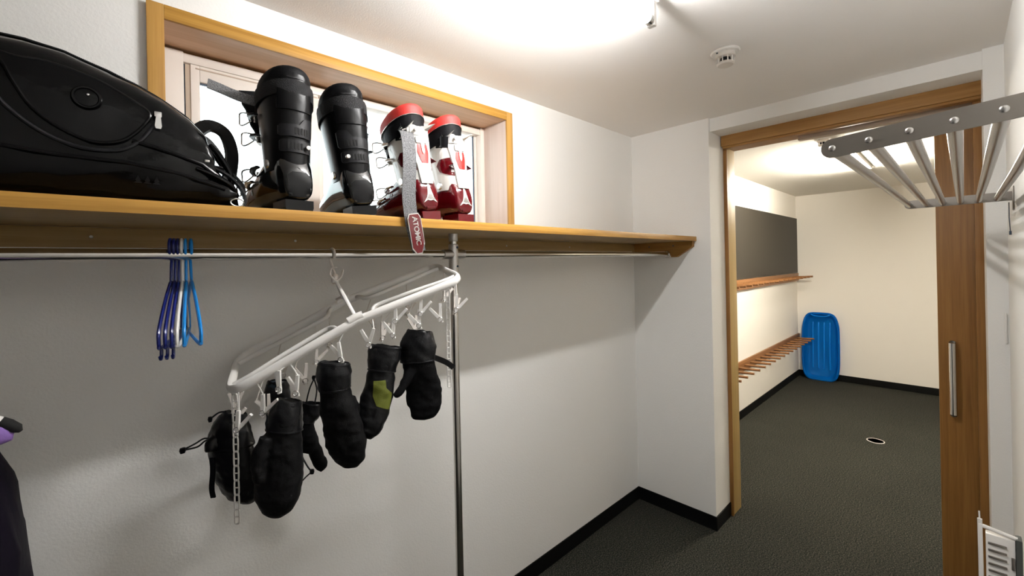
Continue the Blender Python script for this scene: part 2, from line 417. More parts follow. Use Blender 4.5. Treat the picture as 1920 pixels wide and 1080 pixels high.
sash(X0+.080, .605, 1.664, 1.688, .024, .050, Z1-.038, 'window_sash', rs=.045)
sash(.585, X1-.022, 1.692, 1.716, .045, .008, Z1-.020, 'window_sash', rs=.010)
obj('sash_groove', B(.23, .60, 1.6625, 1.668, 2.2135, 2.2175), 'vinyld', wn_)

# ================================================================== SHELF, RAIL, POLE
SH = 1.716
sh = thing('wall_shelf', 'long pine shelf board across the window wall, carrying the bag and the ski boots', 'shelf', (1.0, 1.3, 1.69))
obj('shelf_board', B(-2.58, XB-.001, 1.087, WL-.018, 1.690, SH-.0006, bev=.001), 'under', sh)
obj('shelf_edge', B(-2.58, XB-.001, 1.0855, 1.091, 1.6895, SH, bev=.001), 'pine', sh, )
obj('wall_cleat', B(-2.58, XB-.027, WL-.022, WL-.001, 1.640, 1.6895, bev=.0015), 'under', sh)
prof = [(1.100, 1.6895), (1.100, 1.657), (1.197, 1.597), (1.232, 1.597), (1.236, 1.612), (1.242, 1.632), (WL-.002, 1.637), (WL-.002, 1.6895)]
bm = prism(bmesh.new(), prof, 0, XB-.026, XB-.001); obj('shelf_bracket', bm, 'piney', sh, smooth=False)
for sx, sz in ((-.012, 1.666), (.458, 1.666), (.92, 1.664), (1.39, 1.662), (1.863, 1.661)):
    obj('screw', lathe(bmesh.new(), [(.0015, -.0005), (.0032, -.001), (.0040, 0.0005), (.0040, .003)], (sx, WL-.0235, sz), 12, 'y'), 'steel', sh)
for sy_, sz in ((1.378, 1.665), (1.218, 1.666)):
    obj('screw', lathe(bmesh.new(), [(.003, -.0005), (.0045, .001), (.0045, .003)], (XB-.0275, sy_, sz), 12, 'x'), 'gasket', sh)
ROD_Y, ROD_Z, PX = 1.255, 1.6155, .916
rd = thing('clothes_rail', 'chromed horizontal clothes rail under the pine shelf', 'rail', (1.0, ROD_Y, ROD_Z))
obj('rail_tube', T([(-2.5, ROD_Y, ROD_Z), (0, ROD_Y, ROD_Z), (PX-.019, ROD_Y, ROD_Z)], .0132, n=20), 'chrome', rd)
obj('rail_tube', T([(PX+.019, ROD_Y, ROD_Z), (1.8, ROD_Y, ROD_Z), (XB-.028, ROD_Y, ROD_Z)], .0132, n=20), 'chrome', rd)
obj('rail_flange', lathe(bmesh.new(), [(.017, -.006), (.021, 0), (.021, .004)], (XB-.033, ROD_Y, ROD_Z), 20, 'x'), 'chrome', rd)
pl = thing('support_pole', 'vertical chrome pole from the floor up to the shelf, beside the drying hanger', 'pole', (PX, ROD_Y, 0))
obj('pole_tube', T([(PX, ROD_Y, 0.004), (PX, ROD_Y, .8), (PX, ROD_Y, 1.689)], .0135, n=20), 'chrome', pl)
obj('pole_base', lathe(bmesh.new(), [(.033, 0), (.033, .005), (.02, .010), (.016, .03)], (PX, ROD_Y, 0), 24), 'steel', pl)
bm = lathe(bmesh.new(), [(.0145, 1.652), (.0175, 1.650), (.0175, 1.545), (.0145, 1.543)], (PX, ROD_Y, 0), 20)
tube(bm, [(PX-.045, ROD_Y, ROD_Z), (PX, ROD_Y, ROD_Z), (PX+.045, ROD_Y, ROD_Z)], .0168, n=20)
cr_ = obj('cross_joint', bm, 'steel', pl)
for z in (1.64, 1.573):
    obj('set_screw', lathe(bmesh.new(), [(.0028, -.002), (.004, 0), (.004, .003)], (PX+.004, ROD_Y-.0195, z), 10, 'y'), 'gasket', cr_)
obj('pole_cap', lathe(bmesh.new(), [(.0152, 1.690-.028), (.0165, 1.690-.026), (.0165, 1.689)], (PX, ROD_Y, 0), 20), 'steel', pl)

# ================================================================== LAMPS, DETECTORS
def batten(name, label, x0, x1, y, zc, mt, drop=.088, wb=.018):
    t = thing(name, label, 'lamp', ((x0+x1)/2, y, zc))
    obj('lamp_body', B(x0-.02, x1+.02, y-wb, y+wb, zc-.028, zc-.0005, bev=.006), 'white', t)
    for x in (x0, x1): obj('lamp_socket', B(x-.009, x+.009, y-.0125, y+.0125, zc-drop-.017, zc-.026, bev=.004), 'white', t)
    tb = obj('fluorescent_tube', T([(x0+.012, y, zc-drop), ((x0+x1)/2, y, zc-drop), (x1-.012, y, zc-drop)], .0145, n=16), mt, t)
    for a, b in ((x1-.03, x1-.0112), (x0+.0112, x0+.03)): obj('tube_end_cap', T([(a, y, zc-drop), (b, y, zc-drop)], .0152, n=16), 'silver', tb)
    return t
batten('ceiling_lamp', 'white batten ceiling lamp with bare glowing fluorescent tube at the top edge above the corridor', .655, 1.235, .645, H, 'tube')
batten('ceiling_lamp', 'lit batten ceiling lamp in the far room, seen between the bars of the grey rack', 3.82, 5.03, .585, H-.005, 'tubef', drop=.075, wb=.045)
def detector(x, y, z, label, s=1):
    t = thing('smoke_detector', label, 'smoke detector', (x, y, z))
    lb = lambda pr_: lathe(bmesh.new(), [(r*s, h*s*(1.35 if h < -.0115 else 1)) for r, h in pr_], (x, y, z), 32)
    obj('mounting_plate', lb([(.030, 0), (.052, -.0005), (.054, -.004), (.050, -.009), (.040, -.011)]), 'white', t)
    obj('sensor_head', lb([(.036, -.010), (.037, -.018), (.033, -.020)]), 'offw', t)
    bm = bmesh.new()
    for k in range(10):
        a = 2*PI*k/10; c = V((x+.030*s*math.cos(a), y+.030*s*math.sin(a), z)); d = V((-math.sin(a), math.cos(a), 0))
        tube(bm, [c+V((0, 0, -.022*s)), c+V((0, 0, -.049*s))], .0022*s, n=6)
    obj('sensor_cage', bm, 'white', t)
    obj('sensor_core', lb([(.018, -.019), (.020, -.030), (.016, -.034)]), 'dgrey', t)
    obj('sensor_cap', lb([(.031, -.034), (.033, -.037), (.028, -.041), (.010, -.042)]), 'offw', t)
    a = V((x-.035*s, y+.018*s, z-.0105*s)); obj('indicator_lamp', lathe(bmesh.new(), [(.0035*s, 0), (.0035*s, -.0025*s)], a, 10), 'gasket', t)
    return t
detector(1.80, .632, H, 'round white smoke detector on the near ceiling, right of the tube lamp')
detector(3.62, .645, H-.005, 'small white smoke detector on the far room ceiling, just past the door header', .9)

# ================================================================== FAR ROOM
bd = obj('wall_board', B(3.30, XF-.002, YF-.012, YF-.001, 1.376, 2.098, bev=.001), 'board', smooth=False)
tag(bd, 'dark grey flat board on the far room wall, above the upper peg rack', 'board')
def peg_rack(z, label):
    t = thing('peg_rack', label, 'rack', (4.9, YF, z))
    obj('back_rail', B(3.05, XF-.003, YF-.021, YF-.0008, z-.052, z+.052, bev=.003), 'peg', t)
    x = 6.610
    me = None
    while x > 3.1:
        if me is None:
            bm = T([(0, 0, 0), (0, -.1, .003), (0, -.186, .008)], .0112, n=12)
            o = obj('peg', bm, 'peg', t, world=False); me = o
        else:
            o = me.copy(); COL.objects.link(o); o.parent = t
        o.location = V((x-4.9, -.0205, .005))
        x -= .166
    return t
peg_rack(1.318, 'upper brown wooden peg rack, directly under the dark board in the far room')
peg_rack(.515, 'lower brown wooden peg rack near the floor, reaching past the blue sled')

def sled():
    w, h, d = .40, .86, .07
    t = thing('sled', 'blue plastic sled standing upright in the far corner', 'sled', (6.625, 1.255, 0))
    t.rotation_euler = (0, 0, 0)
    # outline in local (u across = -Y, v up); tray open towards the viewer (-X)
    def outline(inset, n=48):
        out = []
        for k in range(n):
            a = 2*PI*k/n; c, s = math.cos(a), math.sin(a)
            e = 5.0
            u = math.copysign(abs(c)**(2/e), c)*(w/2-inset); v = math.copysign(abs(s)**(2/e), s)*(h/2-inset)
            u *= 1.0-.10*max(0, v/(h/2))**3-.03*max(0, -v/(h/2))**3
            out.append((u, v))
        return out
    rings = []
    for inset, dep in ((.000, .000), (-.004, -.006), (.004, -.012), (.018, -.010), (.026, .002), (.040, .040), (.060, .052)):
        rings.append([V((dep, u, v+h/2+.004)) for u, v in outline(inset)])
    bm = bmesh.new(); loft(bm, rings, cap0=False, cap1=True)
    bmesh.ops.solidify(bm, geom=bm.faces[:], thickness=.003)
    lean = Matrix.Rotation(math.radians(4.0), 4, 'Y')
    bm.transform(lean)
    obj('sled_shell', bm, 'sled', t, world=False)
    bm = bmesh.new()
    for u in (-.09, -.03, .03, .09):
        tube(bm, smoothline([(.052, u, .14), (.044, u, .18), (.042, u, .45), (.044, u, .68), (.052, u, .74)], 4), .007, n=8, ry=.35)
    bm.transform(lean); obj('floor_rib', bm, 'sled', t, world=False)
    bm = bmesh.new(); tube(bm, smoothline([(-.004, -.10, .835), (-.014, -.06, .822), (-.018, 0, .816), (-.014, .06, .822), (-.004, .10, .835)], 5), .007, n=8)
    bm.transform(lean); obj('pull_grip', bm, 'sled', t, world=False)
    return t
sled()
fr = obj('floor_cap', lathe(bmesh.new(), [(.054, .0005), (.054, .002), (.057, .003), (.060, .002), (.061, .0005)], (4.76, .522, 0), 40), 'offw')
tag(fr, 'thin round metal ring set in the dark far room carpet', 'ring')

# ================================================================== GREY RACK ON THE RIGHT WALL
rk = thing('coat_rack', 'grey metal bar rack jutting from the right wall, large in the upper right', 'rack', (1.5, WR, 1.76))
ZR = 1.757
def plate(x, y0, y1, z0, z1, n=10):
    d = V((0, y0-y1, z0-z1)).normalized(); u = V((0, -d.z, d.y)); h = .0155; e = V((0, y0, z0)); w = V((0, y1, z1))
    pts = [w-u*h, e-u*h]+[e-u*h*math.cos(PI*k/n)+d*h*math.sin(PI*k/n) for k in range(1, n)]+[e+u*h, w+u*h]
    return prism(bmesh.new(), [(p.y, p.z) for p in pts], 0, x-.002, x+.002)
YN = lambda k: .1425-.0465*k
YFa = lambda k: .131-.0447*k
ZN = lambda y: 1.757+(.1425-y)*.075
obj('side_plate', plate(.87, .1425, WR+.002, ZN(.1425), ZN(WR)), 'grey', rk, ang=30)
obj('side_plate', plate(2.25, .131, WR+.002, 1.772, 1.775), 'grey', rk, ang=30)
for k in range(6):
    yn, yf = YN(k), YFa(k)
    b = obj('bar', T([(.8725, yn, ZN(yn)), (1.5, (yn*.55+yf*.45), 1.765), (2.2475, yf, 1.769)], .0093, n=16), 'barm', rk)
    if yn > WR+.03: obj('bolt', lathe(bmesh.new(), [(.0016, -.0022), (.0030, -.0020), (.0046, -.0008), (.0050, -.0002)], (.868, yn, ZN(yn)), 16, 'x'), 'steel', b)
for x in (.87, 2.25):
    obj('wall_plate', B(x-.018, x+.018, WR+.0005, WR+.004, ZR-.030, ZR+.050, bev=.001), 'grey', rk)
obj('hanging_cord', T([(2.246, WR+.012, ZR-.004), (2.246, WR+.012, 1.70), (2.247, WR+.010, 1.655)], .0014, n=6), 'gasket', rk)
obj('cord_tip', T([(2.247, WR+.010, 1.655), (2.247, WR+.010, 1.642)], .003, n=8), 'gasket', rk)

# unidentified white louvred unit at the lower right
ht = thing('louvred_panel', 'white louvred panel with a grey edge, low by the right wall in the bottom corner', 'louvred_unit', (2.0, -.08, 0))
def wl(px, py, X): return at(px, py, X=X)
a0, a1 = V((1.93, -.030, .71)), V((1.80, -.094, .80))
bm = T([(1.86, -.034, .05), (1.86, -.031, .45), (1.86, -.029, .800)], .0055, n=10, ry=1.0); box(bm, 1.846, 1.851, -.034, -.026, .05, .79, bev=.001)
obj('upright', bm, 'white', ht)
obj('upright_pin', T([(1.86, -.029, .79), (1.86, -.028, .822)], .002, n=8), 'white', ht)
bm = B(1.842, 1.868, -.096, -.040, .05, .770, bev=.002); obj('panel_body', bm, 'white', ht)
obj('top_rail', T([(1.850, -.034, .786), (1.848, -.10, .775)], .0055, n=10), 'white', ht)
bm = bmesh.new()
for k in range(36): box(bm, 1.838, 1.8445, -.080, -.044, .06+k*.0195, .0655+k*.0195, bev=.001)
obj('louvre', bm, 'grey', ht)
obj('edge_cap', B(1.835, 1.872, -.109, -.097, .05, .778, bev=.003), 'edge', ht)
obj('tag_plate', B(1.838, 1.8425, -.094, -.088, .688, .722, bev=.001), 'grey', ht)
# the panel stands on the floor
obj('foot', B(1.83, 1.875, -.110, -.026, 0, .052, bev=.003), 'white', ht)

# ================================================================== SKI BOOTS
def shell_bm(R=1.0):
    secs = [(.000, .026, .034, .075), (.006, .034, .026, .105), (.025, .041, .022, .145), (.06, .045, .022, .165), (.10, .048, .022, .160),
            (.14, .051, .020, .135), (.18, .0535, .018, .108), (.22, .054, .018, .092), (.26, .051, .018, .083), (.29, .043, .019, .074), (.308, .030, .022, .062), (.315, .014, .028, .050)]
    rings = []
    sl = [V(s) for s in [(a, b, c) for a, b, c, d in secs]]; zz = [d for a, b, c, d in secs]
    for i in range(len(secs)-1):
        for k in range(4):
            t = k/4; a, b = secs[i], secs[i+1]; q = [a[j]*(1-t)+b[j]*t for j in range(4)]
            rings.append(sup((0, q[0], (q[2]+q[3])/2), q[1], (q[3]-q[2])/2, (1, 0, 0), (0, 0, 1), 28, 2.7))
    a = secs[-1]; rings.append(sup((0, a[0], (a[2]+a[3])/2), a[1], (a[3]-a[2])/2, (1, 0, 0), (0, 0, 1), 28, 2.7))
    bm = loft(bmesh.new(), rings)
    for _ in range(2): bmesh.ops.smooth_vert(bm, verts=bm.verts[:], factor=.5, use_axis_x=True, use_axis_y=True, use_axis_z=True)
    return bm
LEG = [.078, .05, .072]     # centre above the heel, forward lean, half depth
def leg(z):
    return LEG[0] + (z-.10)*LEG[1]
def cuff_bm(z0=.105, z1=.285, grow=0, back=.030, n=32):
    rings = []; st = 9
    for i in range(st+1):
        t = i/st; z = z0+(z1-z0)*t
        a = .0475+.013*t**1.3+grow; b = LEG[2]-.004+.006*t+grow
        c = leg(z); r = []
        for p in sup((0, c, z), a, b, (1, 0, 0), (0, 1, 0), n, 2.3):
            f = (c+b-p.y)/(2*b)          # 0 front .. 1 back
            p.z += back*f*t**2*1.0 - .018*(1-f)*t**2
            r.append(p)
        rings.append(r)
    # turn the rim inwards
    top = rings[-1]; cc = V((0, leg(z1), z1))
    for s, dz in ((.97, .002), (.93, -.002), (.90, -.03)):
        rings.append([V((p.x*s, cc.y+(p.y-cc.y)*s, p.z+dz)) for p in top])
    return loft(bmesh.new(), rings, cap0=False, cap1=True)
def liner_bm(z0, z1, grow, back, split=None, front_drop=.02, e=2.2, fwd=0):
    rings = []; n = 32; N = 8
    for i in range(N+1):
        t = i/N; z = z0+(z1-z0)*t; a = .052+.006*t+grow; b = LEG[2]-.003+.006*t+grow+fwd; c = leg(z)+.002+fwd; r = []
        for p in sup((0, c, z), a, b, (1, 0, 0), (0, 1, 0), n, e):
            f = (c+b-p.y)/(2*b); p.z += back*f - front_drop*(1-f); r.append(p)
        rings.append(r)
    top = rings[-1]; c = leg(z1)+.002+fwd
    for s, dz in ((.985, .006), (.94, .010), (.87, .008), (.82, -.002), (.78, -.05)):
        rings.append([V((p.x*s, c+(p.y-c)*s, p.z+dz)) for p in top])
    return rings
def wire_buckle(side, y, z, mt_lever, mt_wire, parent, L=.050, out=.055, tilt=0, open_=True):
    """lever with a wire bail hanging off the outer side of a shell, and its toothed catch"""
    s = side; r0 = Matrix.Rotation(tilt, 4, 'X')
    def q(x, yy, zz): p = r0 @ V((0, yy, zz)); return V((s*x, y+p.y, z+p.z))
    lv = obj('buckle', T([q(out+.004, -.004, 0), q(out+.009, .012, .002), q(out+.006, .034, .002), q(out-.004, .052, 0)], [.007, .008, .007, .004], n=8, ry=.5), mt_lever, parent, world=False)
    if open_:
        pts = [q(out+.004, .030, -.008), q(out+.014, .048, -.016), q(out+.020, .064, -.014), q(out+.020, .068, 0), q(out+.020, .064, .014), q(out+.014, .048, .014), q(out+.004, .030, .008)]
    else:
        pts = [q(out, .030, -.007), q(out-.004, .05, -.007), q(out-.020, .066, 0), q(out-.004, .05, .007), q(out, .030, .007)]
    obj('buckle_wire', T(smoothline(pts, 4), .0019, n=6), mt_wire, lv, world=False)
    bm = bmesh.new()
    for k in range(4):
        p = q(out-.012-.010*k*.5, .045+.009*k, .001); box(bm, p.x-.006, p.x+.006, p.y-.0025, p.y+.0025, p.z-.008, p.z+.008, bev=.001)
    obj('buckle_catch', bm, mt_wire, lv, world=False)
    return lv
def rect(x0, x1, z0, z1, r=.004):
    return [(x0+(x1-x0)/2+a, z0+(z1-z0)/2+b) for a, b in rrect(x1-x0, z1-z0, r, 3)]
def boot_base(name, label, group, shell_m, sole_m):
    t = thing(name, label, 'ski boot', (0, 0, 0), 0, group)
    sb = shell_bm(); bv = bvhof(sb); obj('lower_shell', sb, shell_m, t, world=False)
    bm = bmesh.new(); w = .034
    prism(bm, [(-.030, .0), (.030, .0), (.0325, .008), (.0325, .026), (-.0325, .026), (-.0325, .008)], 1, .001, .085)
    obj('heel_sole', bm, sole_m, t, world=False, smooth=False)
    bm = bmesh.new()
    loft(bm, [[V((x*s, y0+(y*s2), z)) for x, y in rrect(.078, .125, .034, 6)] for z, s, s2, y0 in ((0.0, .92, .96, .252), (.006, 1, 1, .252), (.026, 1, 1, .252), (.032, .95, .97, .252))])
    obj('toe_sole', bm, sole_m, t, world=False)
    return t, bv
def black_boot(side, label):
    t, bv = boot_base('ski_boot', label, 'black ski boots', 'gloss', 'black')
    cb = cuff_bm(.10, .275, 0, .030); bc = bvhof(cb); cf = obj('cuff', cb, 'black', t, world=False)
    li = loft(bmesh.new(), liner_bm(.235, .312, 0, .032), cap0=False); bl = bvhof(li); ln = obj('liner', li, 'liner', t, world=False)
    D = (0, 1, 0); A = (1, 0, 0); Z = (0, 0, 1)
    # spine plate at the back: ribbed tab, shaped panel, two slotted panels
    tab = [(-.030, .300), (.030, .300), (.030, .322), (.018, .334), (-.018, .334), (-.030, .322)]
    obj('pull_tab', decal(tab, bl, (0, 0, 0), A, Z, D, .002, .0035), 'black', ln, world=False)
    for k in range(3): obj('tab_rib', decal(rect(-.020, .020, .306+.008*k, .309+.008*k, .001), bl, (0, 0, 0), A, Z, D, .0055, .002, 1), 'dgrey', ln, world=False)
    obj('spoiler', decal([(-.040, .245), (.038, .245), (.040, .292), (.020, .286), (-.018, .286), (-.040, .294)], bc, (0, 0, 0), A, Z, D, .0005, .004), 'black', cf, world=False)
    up = decal([(-.034, .180), (.036, .180), (.040, .186), (.042, .222), (.036, .228), (.018, .226), (.006, .210), (-.034, .208), (-.038, .204), (-.038, .184)] if side < 0 else
               [(.034, .180), (-.036, .180), (-.040, .186), (-.042, .222), (-.036, .228), (-.018, .226), (-.006, .210), (.034, .208), (.038, .204), (.038, .184)], bc, (0, 0, 0), A, Z, D, .0005, .0045)
    o = obj('upper_spine_panel', up, 'dgrey', cf, world=False)
    lo = obj('lower_spine_panel', decal(rect(-.036, .036, .142, .172, .006), bc, (0, 0, 0), A, Z, D, .0005, .004), 'dgrey', cf, world=False)
    for k in range(5):
        x = (-.004+.0075*k)*(-side)
        obj('slot', decal(rect(x-.0022, x+.0022, .186, .202, .001), bc, (0, 0, 0), A, Z, D, .0052, .0008, 1), 'hole', cf, world=False)
        x = (-.020+.0075*k)*(-side)
        obj('slot', decal(rect(x-.0022, x+.0022, .149, .165, .001), bc, (0, 0, 0), A, Z, D, .0047, .0008, 1), 'hole', cf, world=False)
    xr = .024*(-side)
    obj('rivet', lathe(bmesh.new(), [(.0025, -.0015), (.005, -.0015), (.006, 0), (.006, .006)], (xr, .004, .157), 14, 'y'), 'silver', cf, world=False)
    # heel panel on the lower shell and pivot rivets
    obj('heel_panel', decal([(-.024, .034), (.024, .034), (.027, .085), (.016, .094), (-.016, .094), (-.027, .085)], bv, (0, 0, 0), A, Z, D, .0004, .002), 'black', t, world=False)
    for s in (-1, 1):
        obj('pivot', lathe(bmesh.new(), [(.003, s*.0515), (.009, s*.0515), (.011, s*.049), (.011, s*.040)], (0, .072, .118), 16, 'x'), 'silver', cf, world=False)
    # ridge ladders over the instep
    for i, (yy, zz) in enumerate(((.150, .128), (.185, .104), (.215, .090))):
        bm = bmesh.new()
        for k in range(5):
            a = -.020+.010*k; box(bm, a-.0035, a+.0035, yy-.004, yy+.004, zz-.004, zz+.007-.0015*abs(k-2), bev=.0012)
        obj('instep_ladder', bm, 'silver', t, world=False)
    for yy, zz, m_ in ((.150, .115, 'dgrey'), (.195, .085, 'silver')):
        wire_buckle(side, yy-.035, zz, m_, 'silver', t, out=.053, tilt=-.25)
    for yy, zz in ((.085, .188), (.100, .242)):
        wire_buckle(side, yy, zz, 'dgrey', 'silver', cf, out=.060, tilt=.0)
    # power strap round the liner with a loose end
    rg = []
    for k in range(25):
        a = 2*PI*k/24; c = leg(.285); rg.append(V((.0635*math.cos(a), c+(LEG[2]+.006)*math.sin(a), .283-.018*math.sin(a))))
    ps = obj('power_strap', ribbon(bmesh.new(), rg, .034, (0, 0, 1), .003), 'strapd', cf, world=False)
    if side < 0: tail = [(-.050, .130, .285), (-.085, .145, .293), (-.125, .150, .304), (-.150, .150, .309)]
    else: tail = [(.050, .125, .280), (.066, .115, .262), (.060, .105, .238)]
    obj('strap_end', ribbon(bmesh.new(), smoothline(tail, 4), .026, (0, .25, 1), .003), 'strap', ps, world=False)
    # tongue flap standing off the front
    fl = [V((side*.02, leg(.25)+.072, .20)), V((side*.03, leg(.25)+.085, .25)), V((side*.04, leg(.25)+.092, .30)), V((side*.045, leg(.25)+.086, .325))]
    obj('tongue', ribbon(bmesh.new(), smoothline(fl, 4), [.05]*3+[.06]*4+[.07]*6, (1, .2, 0), .008), 'liner', t, world=False)
    return t
def red_boot(side, label):
    LEG[:] = [.070, .17, .066]
    t, bv = boot_base('ski_boot', label, 'red and white ski boots', 'redshell', 'redshell')
    cb = cuff_bm(.105, .268, 0, .012); bc = bvhof(cb); cf = obj('cuff', cb, 'wshell', t, world=False)
    D = (0, 1, 0); A = (1, 0, 0); Z = (0, 0, 1)
    LR = liner_bm(.215, .302, 0, .042, front_drop=.018, fwd=.012)
    ln = obj('liner', loft(bmesh.new(), LR, cap0=False), 'liner', t, world=False)
    # red padded cap over the top of the liner
    LT = LR[6:]; LT = [[p + V((0, 0, .0006)) + (V((p.x, p.y-leg(.30)-.018, 0)).normalized()*.0012) for p in r] for r in LT]
    obj('red_collar', loft(bmesh.new(), LT, cap0=False, cap1=False), 'redfab', ln, world=False)
    obj('collar_piping', T([p*1.0+V((p.x*.02, 0, 0)) for p in LT[0]], .0013, n=6, closed=True), 'silver', ln, world=False)
    # white spine with windows
    sp = decal([(-.038, .288), (.038, .288), (.036, .240), (.024, .165), (.020, .110), (-.020, .110), (-.024, .165), (-.036, .240)], bc, (0, 0, 0), A, Z, D, .0006, .006)
    s_ = obj('spine', sp, 'wshell', cf, world=False)
    obj('spine_window', decal([(-.016, .228), (.016, .228), (.019, .205), (.012, .172), (-.010, .172), (-.019, .205)], bc, (0, 0, 0), A, Z, D, .0068, .0012, 3), 'red', s_, world=False)
    obj('window_highlight', decal([(-.006, .232), (.005, .232), (.004, .206), (-.001, .198), (-.005, .206)], bc, (0, 0, 0), A, Z, D, .0084, .002, 2), 'wshell', s_, world=False)  # white sliver painting the pale highlight on the red window
    obj('spine_lock', decal(rect(-.020, .020, .232, .252, .004), bc, (0, 0, 0), A, Z, D, .0068, .004), 'wshell', s_, world=False)
    obj('spine_lock', decal([(-.034, .256), (-.004, .256), (-.004, .280), (-.030, .280)], bc, (0, 0, 0), A, Z, D, .0068, .003), 'wshell', s_, world=False)
    obj('spine_bolt', lathe(bmesh.new(), [(.002, -.001), (.0045, -.001), (.0052, 0), (.0052, .008)], (-.022, .010, .268), 14, 'y'), 'offw', s_, world=False)
    # printed angular mark on the inner side of the cuff top
    zz = [(-.052, .247), (-.036, .247), (-.036, .252), (-.044, .252), (-.038, .262), (-.044, .272), (-.036, .272), (-.036, .277), (-.054, .277), (-.045, .262)]
    obj('cuff_band', decal(rect(-.056, -.034, .243, .281, .002), bc, (0, 0, 0), A, Z, D, .0012, .0012, 3), 'black', cf, world=False)
    obj('cuff_mark', decal(zz, bc, (0, 0, 0), A, Z, D, .0026, .0008, 3), 'wshell', cf, world=False)
    for s in (-1, 1):
        sw = decal([(0+.020, .150), (.062, .165), (.075, .185), (.060, .205), (.028, .210), (.018, .190)], bc, (0, 0, 0), (0, 1, 0), Z, (-s, 0, 0), .0006, .0015)
        obj('cuff_window', sw, 'redshell', cf, world=False)
        obj('pivot', lathe(bmesh.new(), [(.003, s*.0535), (.010, s*.0535), (.012, s*.0505), (.012, s*.040)], (0, .070, .122), 16, 'x'), 'silver', cf, world=False)
    # lower shell: lighter red heel band and the silver arrow mark on the heel
    obj('heel_band', decal(rect(-.034, .034, .032, .040, .003), bv, (0, 0, 0), A, Z, D, .0004, .002), 'redshell', t, world=False)
    mk = [(0, .124), (.007, .086), (.012, .068), (.024, .052), (.010, .060), (.0, .058), (-.010, .060), (-.024, .052), (-.012, .068), (-.007, .086)]
    mo = obj('heel_mark', decal([(x*1.0, z) for x, z in mk], bv, (0, 0, 0), A, Z, D, .0006, .0010, 3), 'wshell', t, world=False)
    mi = [(0, .104), (.004, .084), (.008, .070), (.016, .060), (.008, .064), (0, .062), (-.008, .064), (-.016, .060), (-.008, .070), (-.004, .084)]
    obj('mark_centre', decal(mi, bv, (0, 0, 0), A, Z, D, .0018, .0008, 3), 'steel', mo, world=False)
    for i, (yy, zz_) in enumerate(((.150, .128), (.190, .102), (.222, .088))):
        bm = bmesh.new()
        for k in range(5):
            a = -.020+.010*k; box(bm, a-.0035, a+.0035, yy-.004, yy+.004, zz_-.004, zz_+.007-.0015*abs(k-2), bev=.0012)
        obj('instep_ladder', bm, 'silver', t, world=False)
    for yy, zz_ in ((.150, .112), (.200, .080)): wire_buckle(side, yy-.035, zz_, 'silver', 'silver', t, out=.054, tilt=-.25)
    for yy, zz_ in ((.085, .190), (.100, .238)): wire_buckle(side, yy, zz_, 'silver', 'silver', cf, out=.060)
    rg = []
    for k in range(25):
        a = 2*PI*k/24; c = leg(.262); rg.append(V((.0640*math.cos(a), c+(LEG[2]+.0045)*math.sin(a), .262-.018*math.sin(a)-.0)))
    rg = [p for p in rg if not (p.y < leg(.262)-.055)]
    # the strap runs round the front and both sides only
    rg = sorted(rg, key=lambda p: math.atan2(p.x, p.y-leg(.262)))
    ps = obj('power_strap', ribbon(bmesh.new(), rg, .036, (0, 0, 1), .003), 'liner', cf, world=False)
    return t, ps
def put(t, x, y, z=SH, yaw_=0, lean=0):
    t.location = (x, y, z); t.rotation_euler = (0, lean, yaw_); return t
put(black_boot(-1, 'taller-looking black ski boot next to the black bag, buckles and strap sticking out left'), .352, 1.098, SH, math.radians(3))
put(black_boot(1, 'black ski boot leaning left between the other black boot and the red and white pair'), .517, 1.100, SH, math.radians(-7), math.radians(-6))
rb1, ps1 = red_boot(-1, 'red and white ski boot with the long grey strap hanging over the shelf edge'); put(rb1, .728, 1.100, SH, math.radians(2), math.radians(-5))
rb2, ps2 = red_boot(1, 'rightmost red and white ski boot, nearest the right side of the window'); put(rb2, .862, 1.105, SH, math.radians(2), math.radians(-2))
# short black buckled strap on the right hand red boot
bpy.context.view_layer.update()
for side_, pts in ((rb2, [(-.050, .050, .258), (-.066, .030, .254), (-.072, .012, .250), (-.060, .000, .248)]), (rb2, [(.052, .100, .265), (.074, .120, .262), (.080, .125, .235), (.070, .118, .200)])):
    obj('strap_end', ribbon(bmesh.new(), smoothline(pts, 4), .034, (0, 0, 1) if pts[0][0] < 0 else (0, 1, .2), .004), 'liner', ps2, world=False)
# long grey webbing with the red end tag, from the left red boot down over the shelf edge
pts = [V(p) for p in ((.668, 1.150, 1.985), (.655, 1.112, 1.960), (.648, 1.090, 1.905), (.640, 1.078, 1.84), (.634, 1.074, 1.78), (.636, 1.071, 1.73), (.641, 1.069, 1.69), (.650, 1.068, 1.655), (.660, 1.067, 1.618))]
wb = obj('strap_webbing', ribbon(bmesh.new(), smoothline(pts, 5), .038, (1, -.25, .05), .0028), 'strap', ps1)
tp, tq = V((.6425, 1.0665, 1.722)), V((.659, 1.0645, 1.618))
dn = (tq-tp).normalized(); sd = V((1, 0, 0)); sd = (sd-dn*sd.dot(dn)).normalized(); nn = V((0, -1, 0))
def tagpoly(s, y0, y1): return [(-s*.7, y0), (s*.7, y0), (s, y0+.012), (s, y1-.028), (s*.35, y1), (-s*.45, y1), (-s, y1-.016), (-s, y0+.012)]
def tagbm(s, y0, y1, a, b):
    bm = bmesh.new(); A_ = [bm.verts.new(tp+sd*x+dn*y+nn*a) for x, y in tagpoly(s, y0, y1)]; B_ = [bm.verts.new(tp+sd*x+dn*y+nn*b) for x, y in tagpoly(s, y0, y1)]
    bm.faces.new(A_); bm.faces.new(B_)
    for k in range(len(A_)): bm.faces.new((A_[k], A_[(k+1) % len(A_)], B_[(k+1) % len(A_)], B_[k]))
    return bm
tg = obj('strap_tag', tagbm(.0215, -.004, .112, -.001, .002), 'silver', ps1, smooth=False)
o = obj('tag_centre', tagbm(.0190, -.001, .1085, .0021, .0030), M['redshell'], ps1, smooth=False)
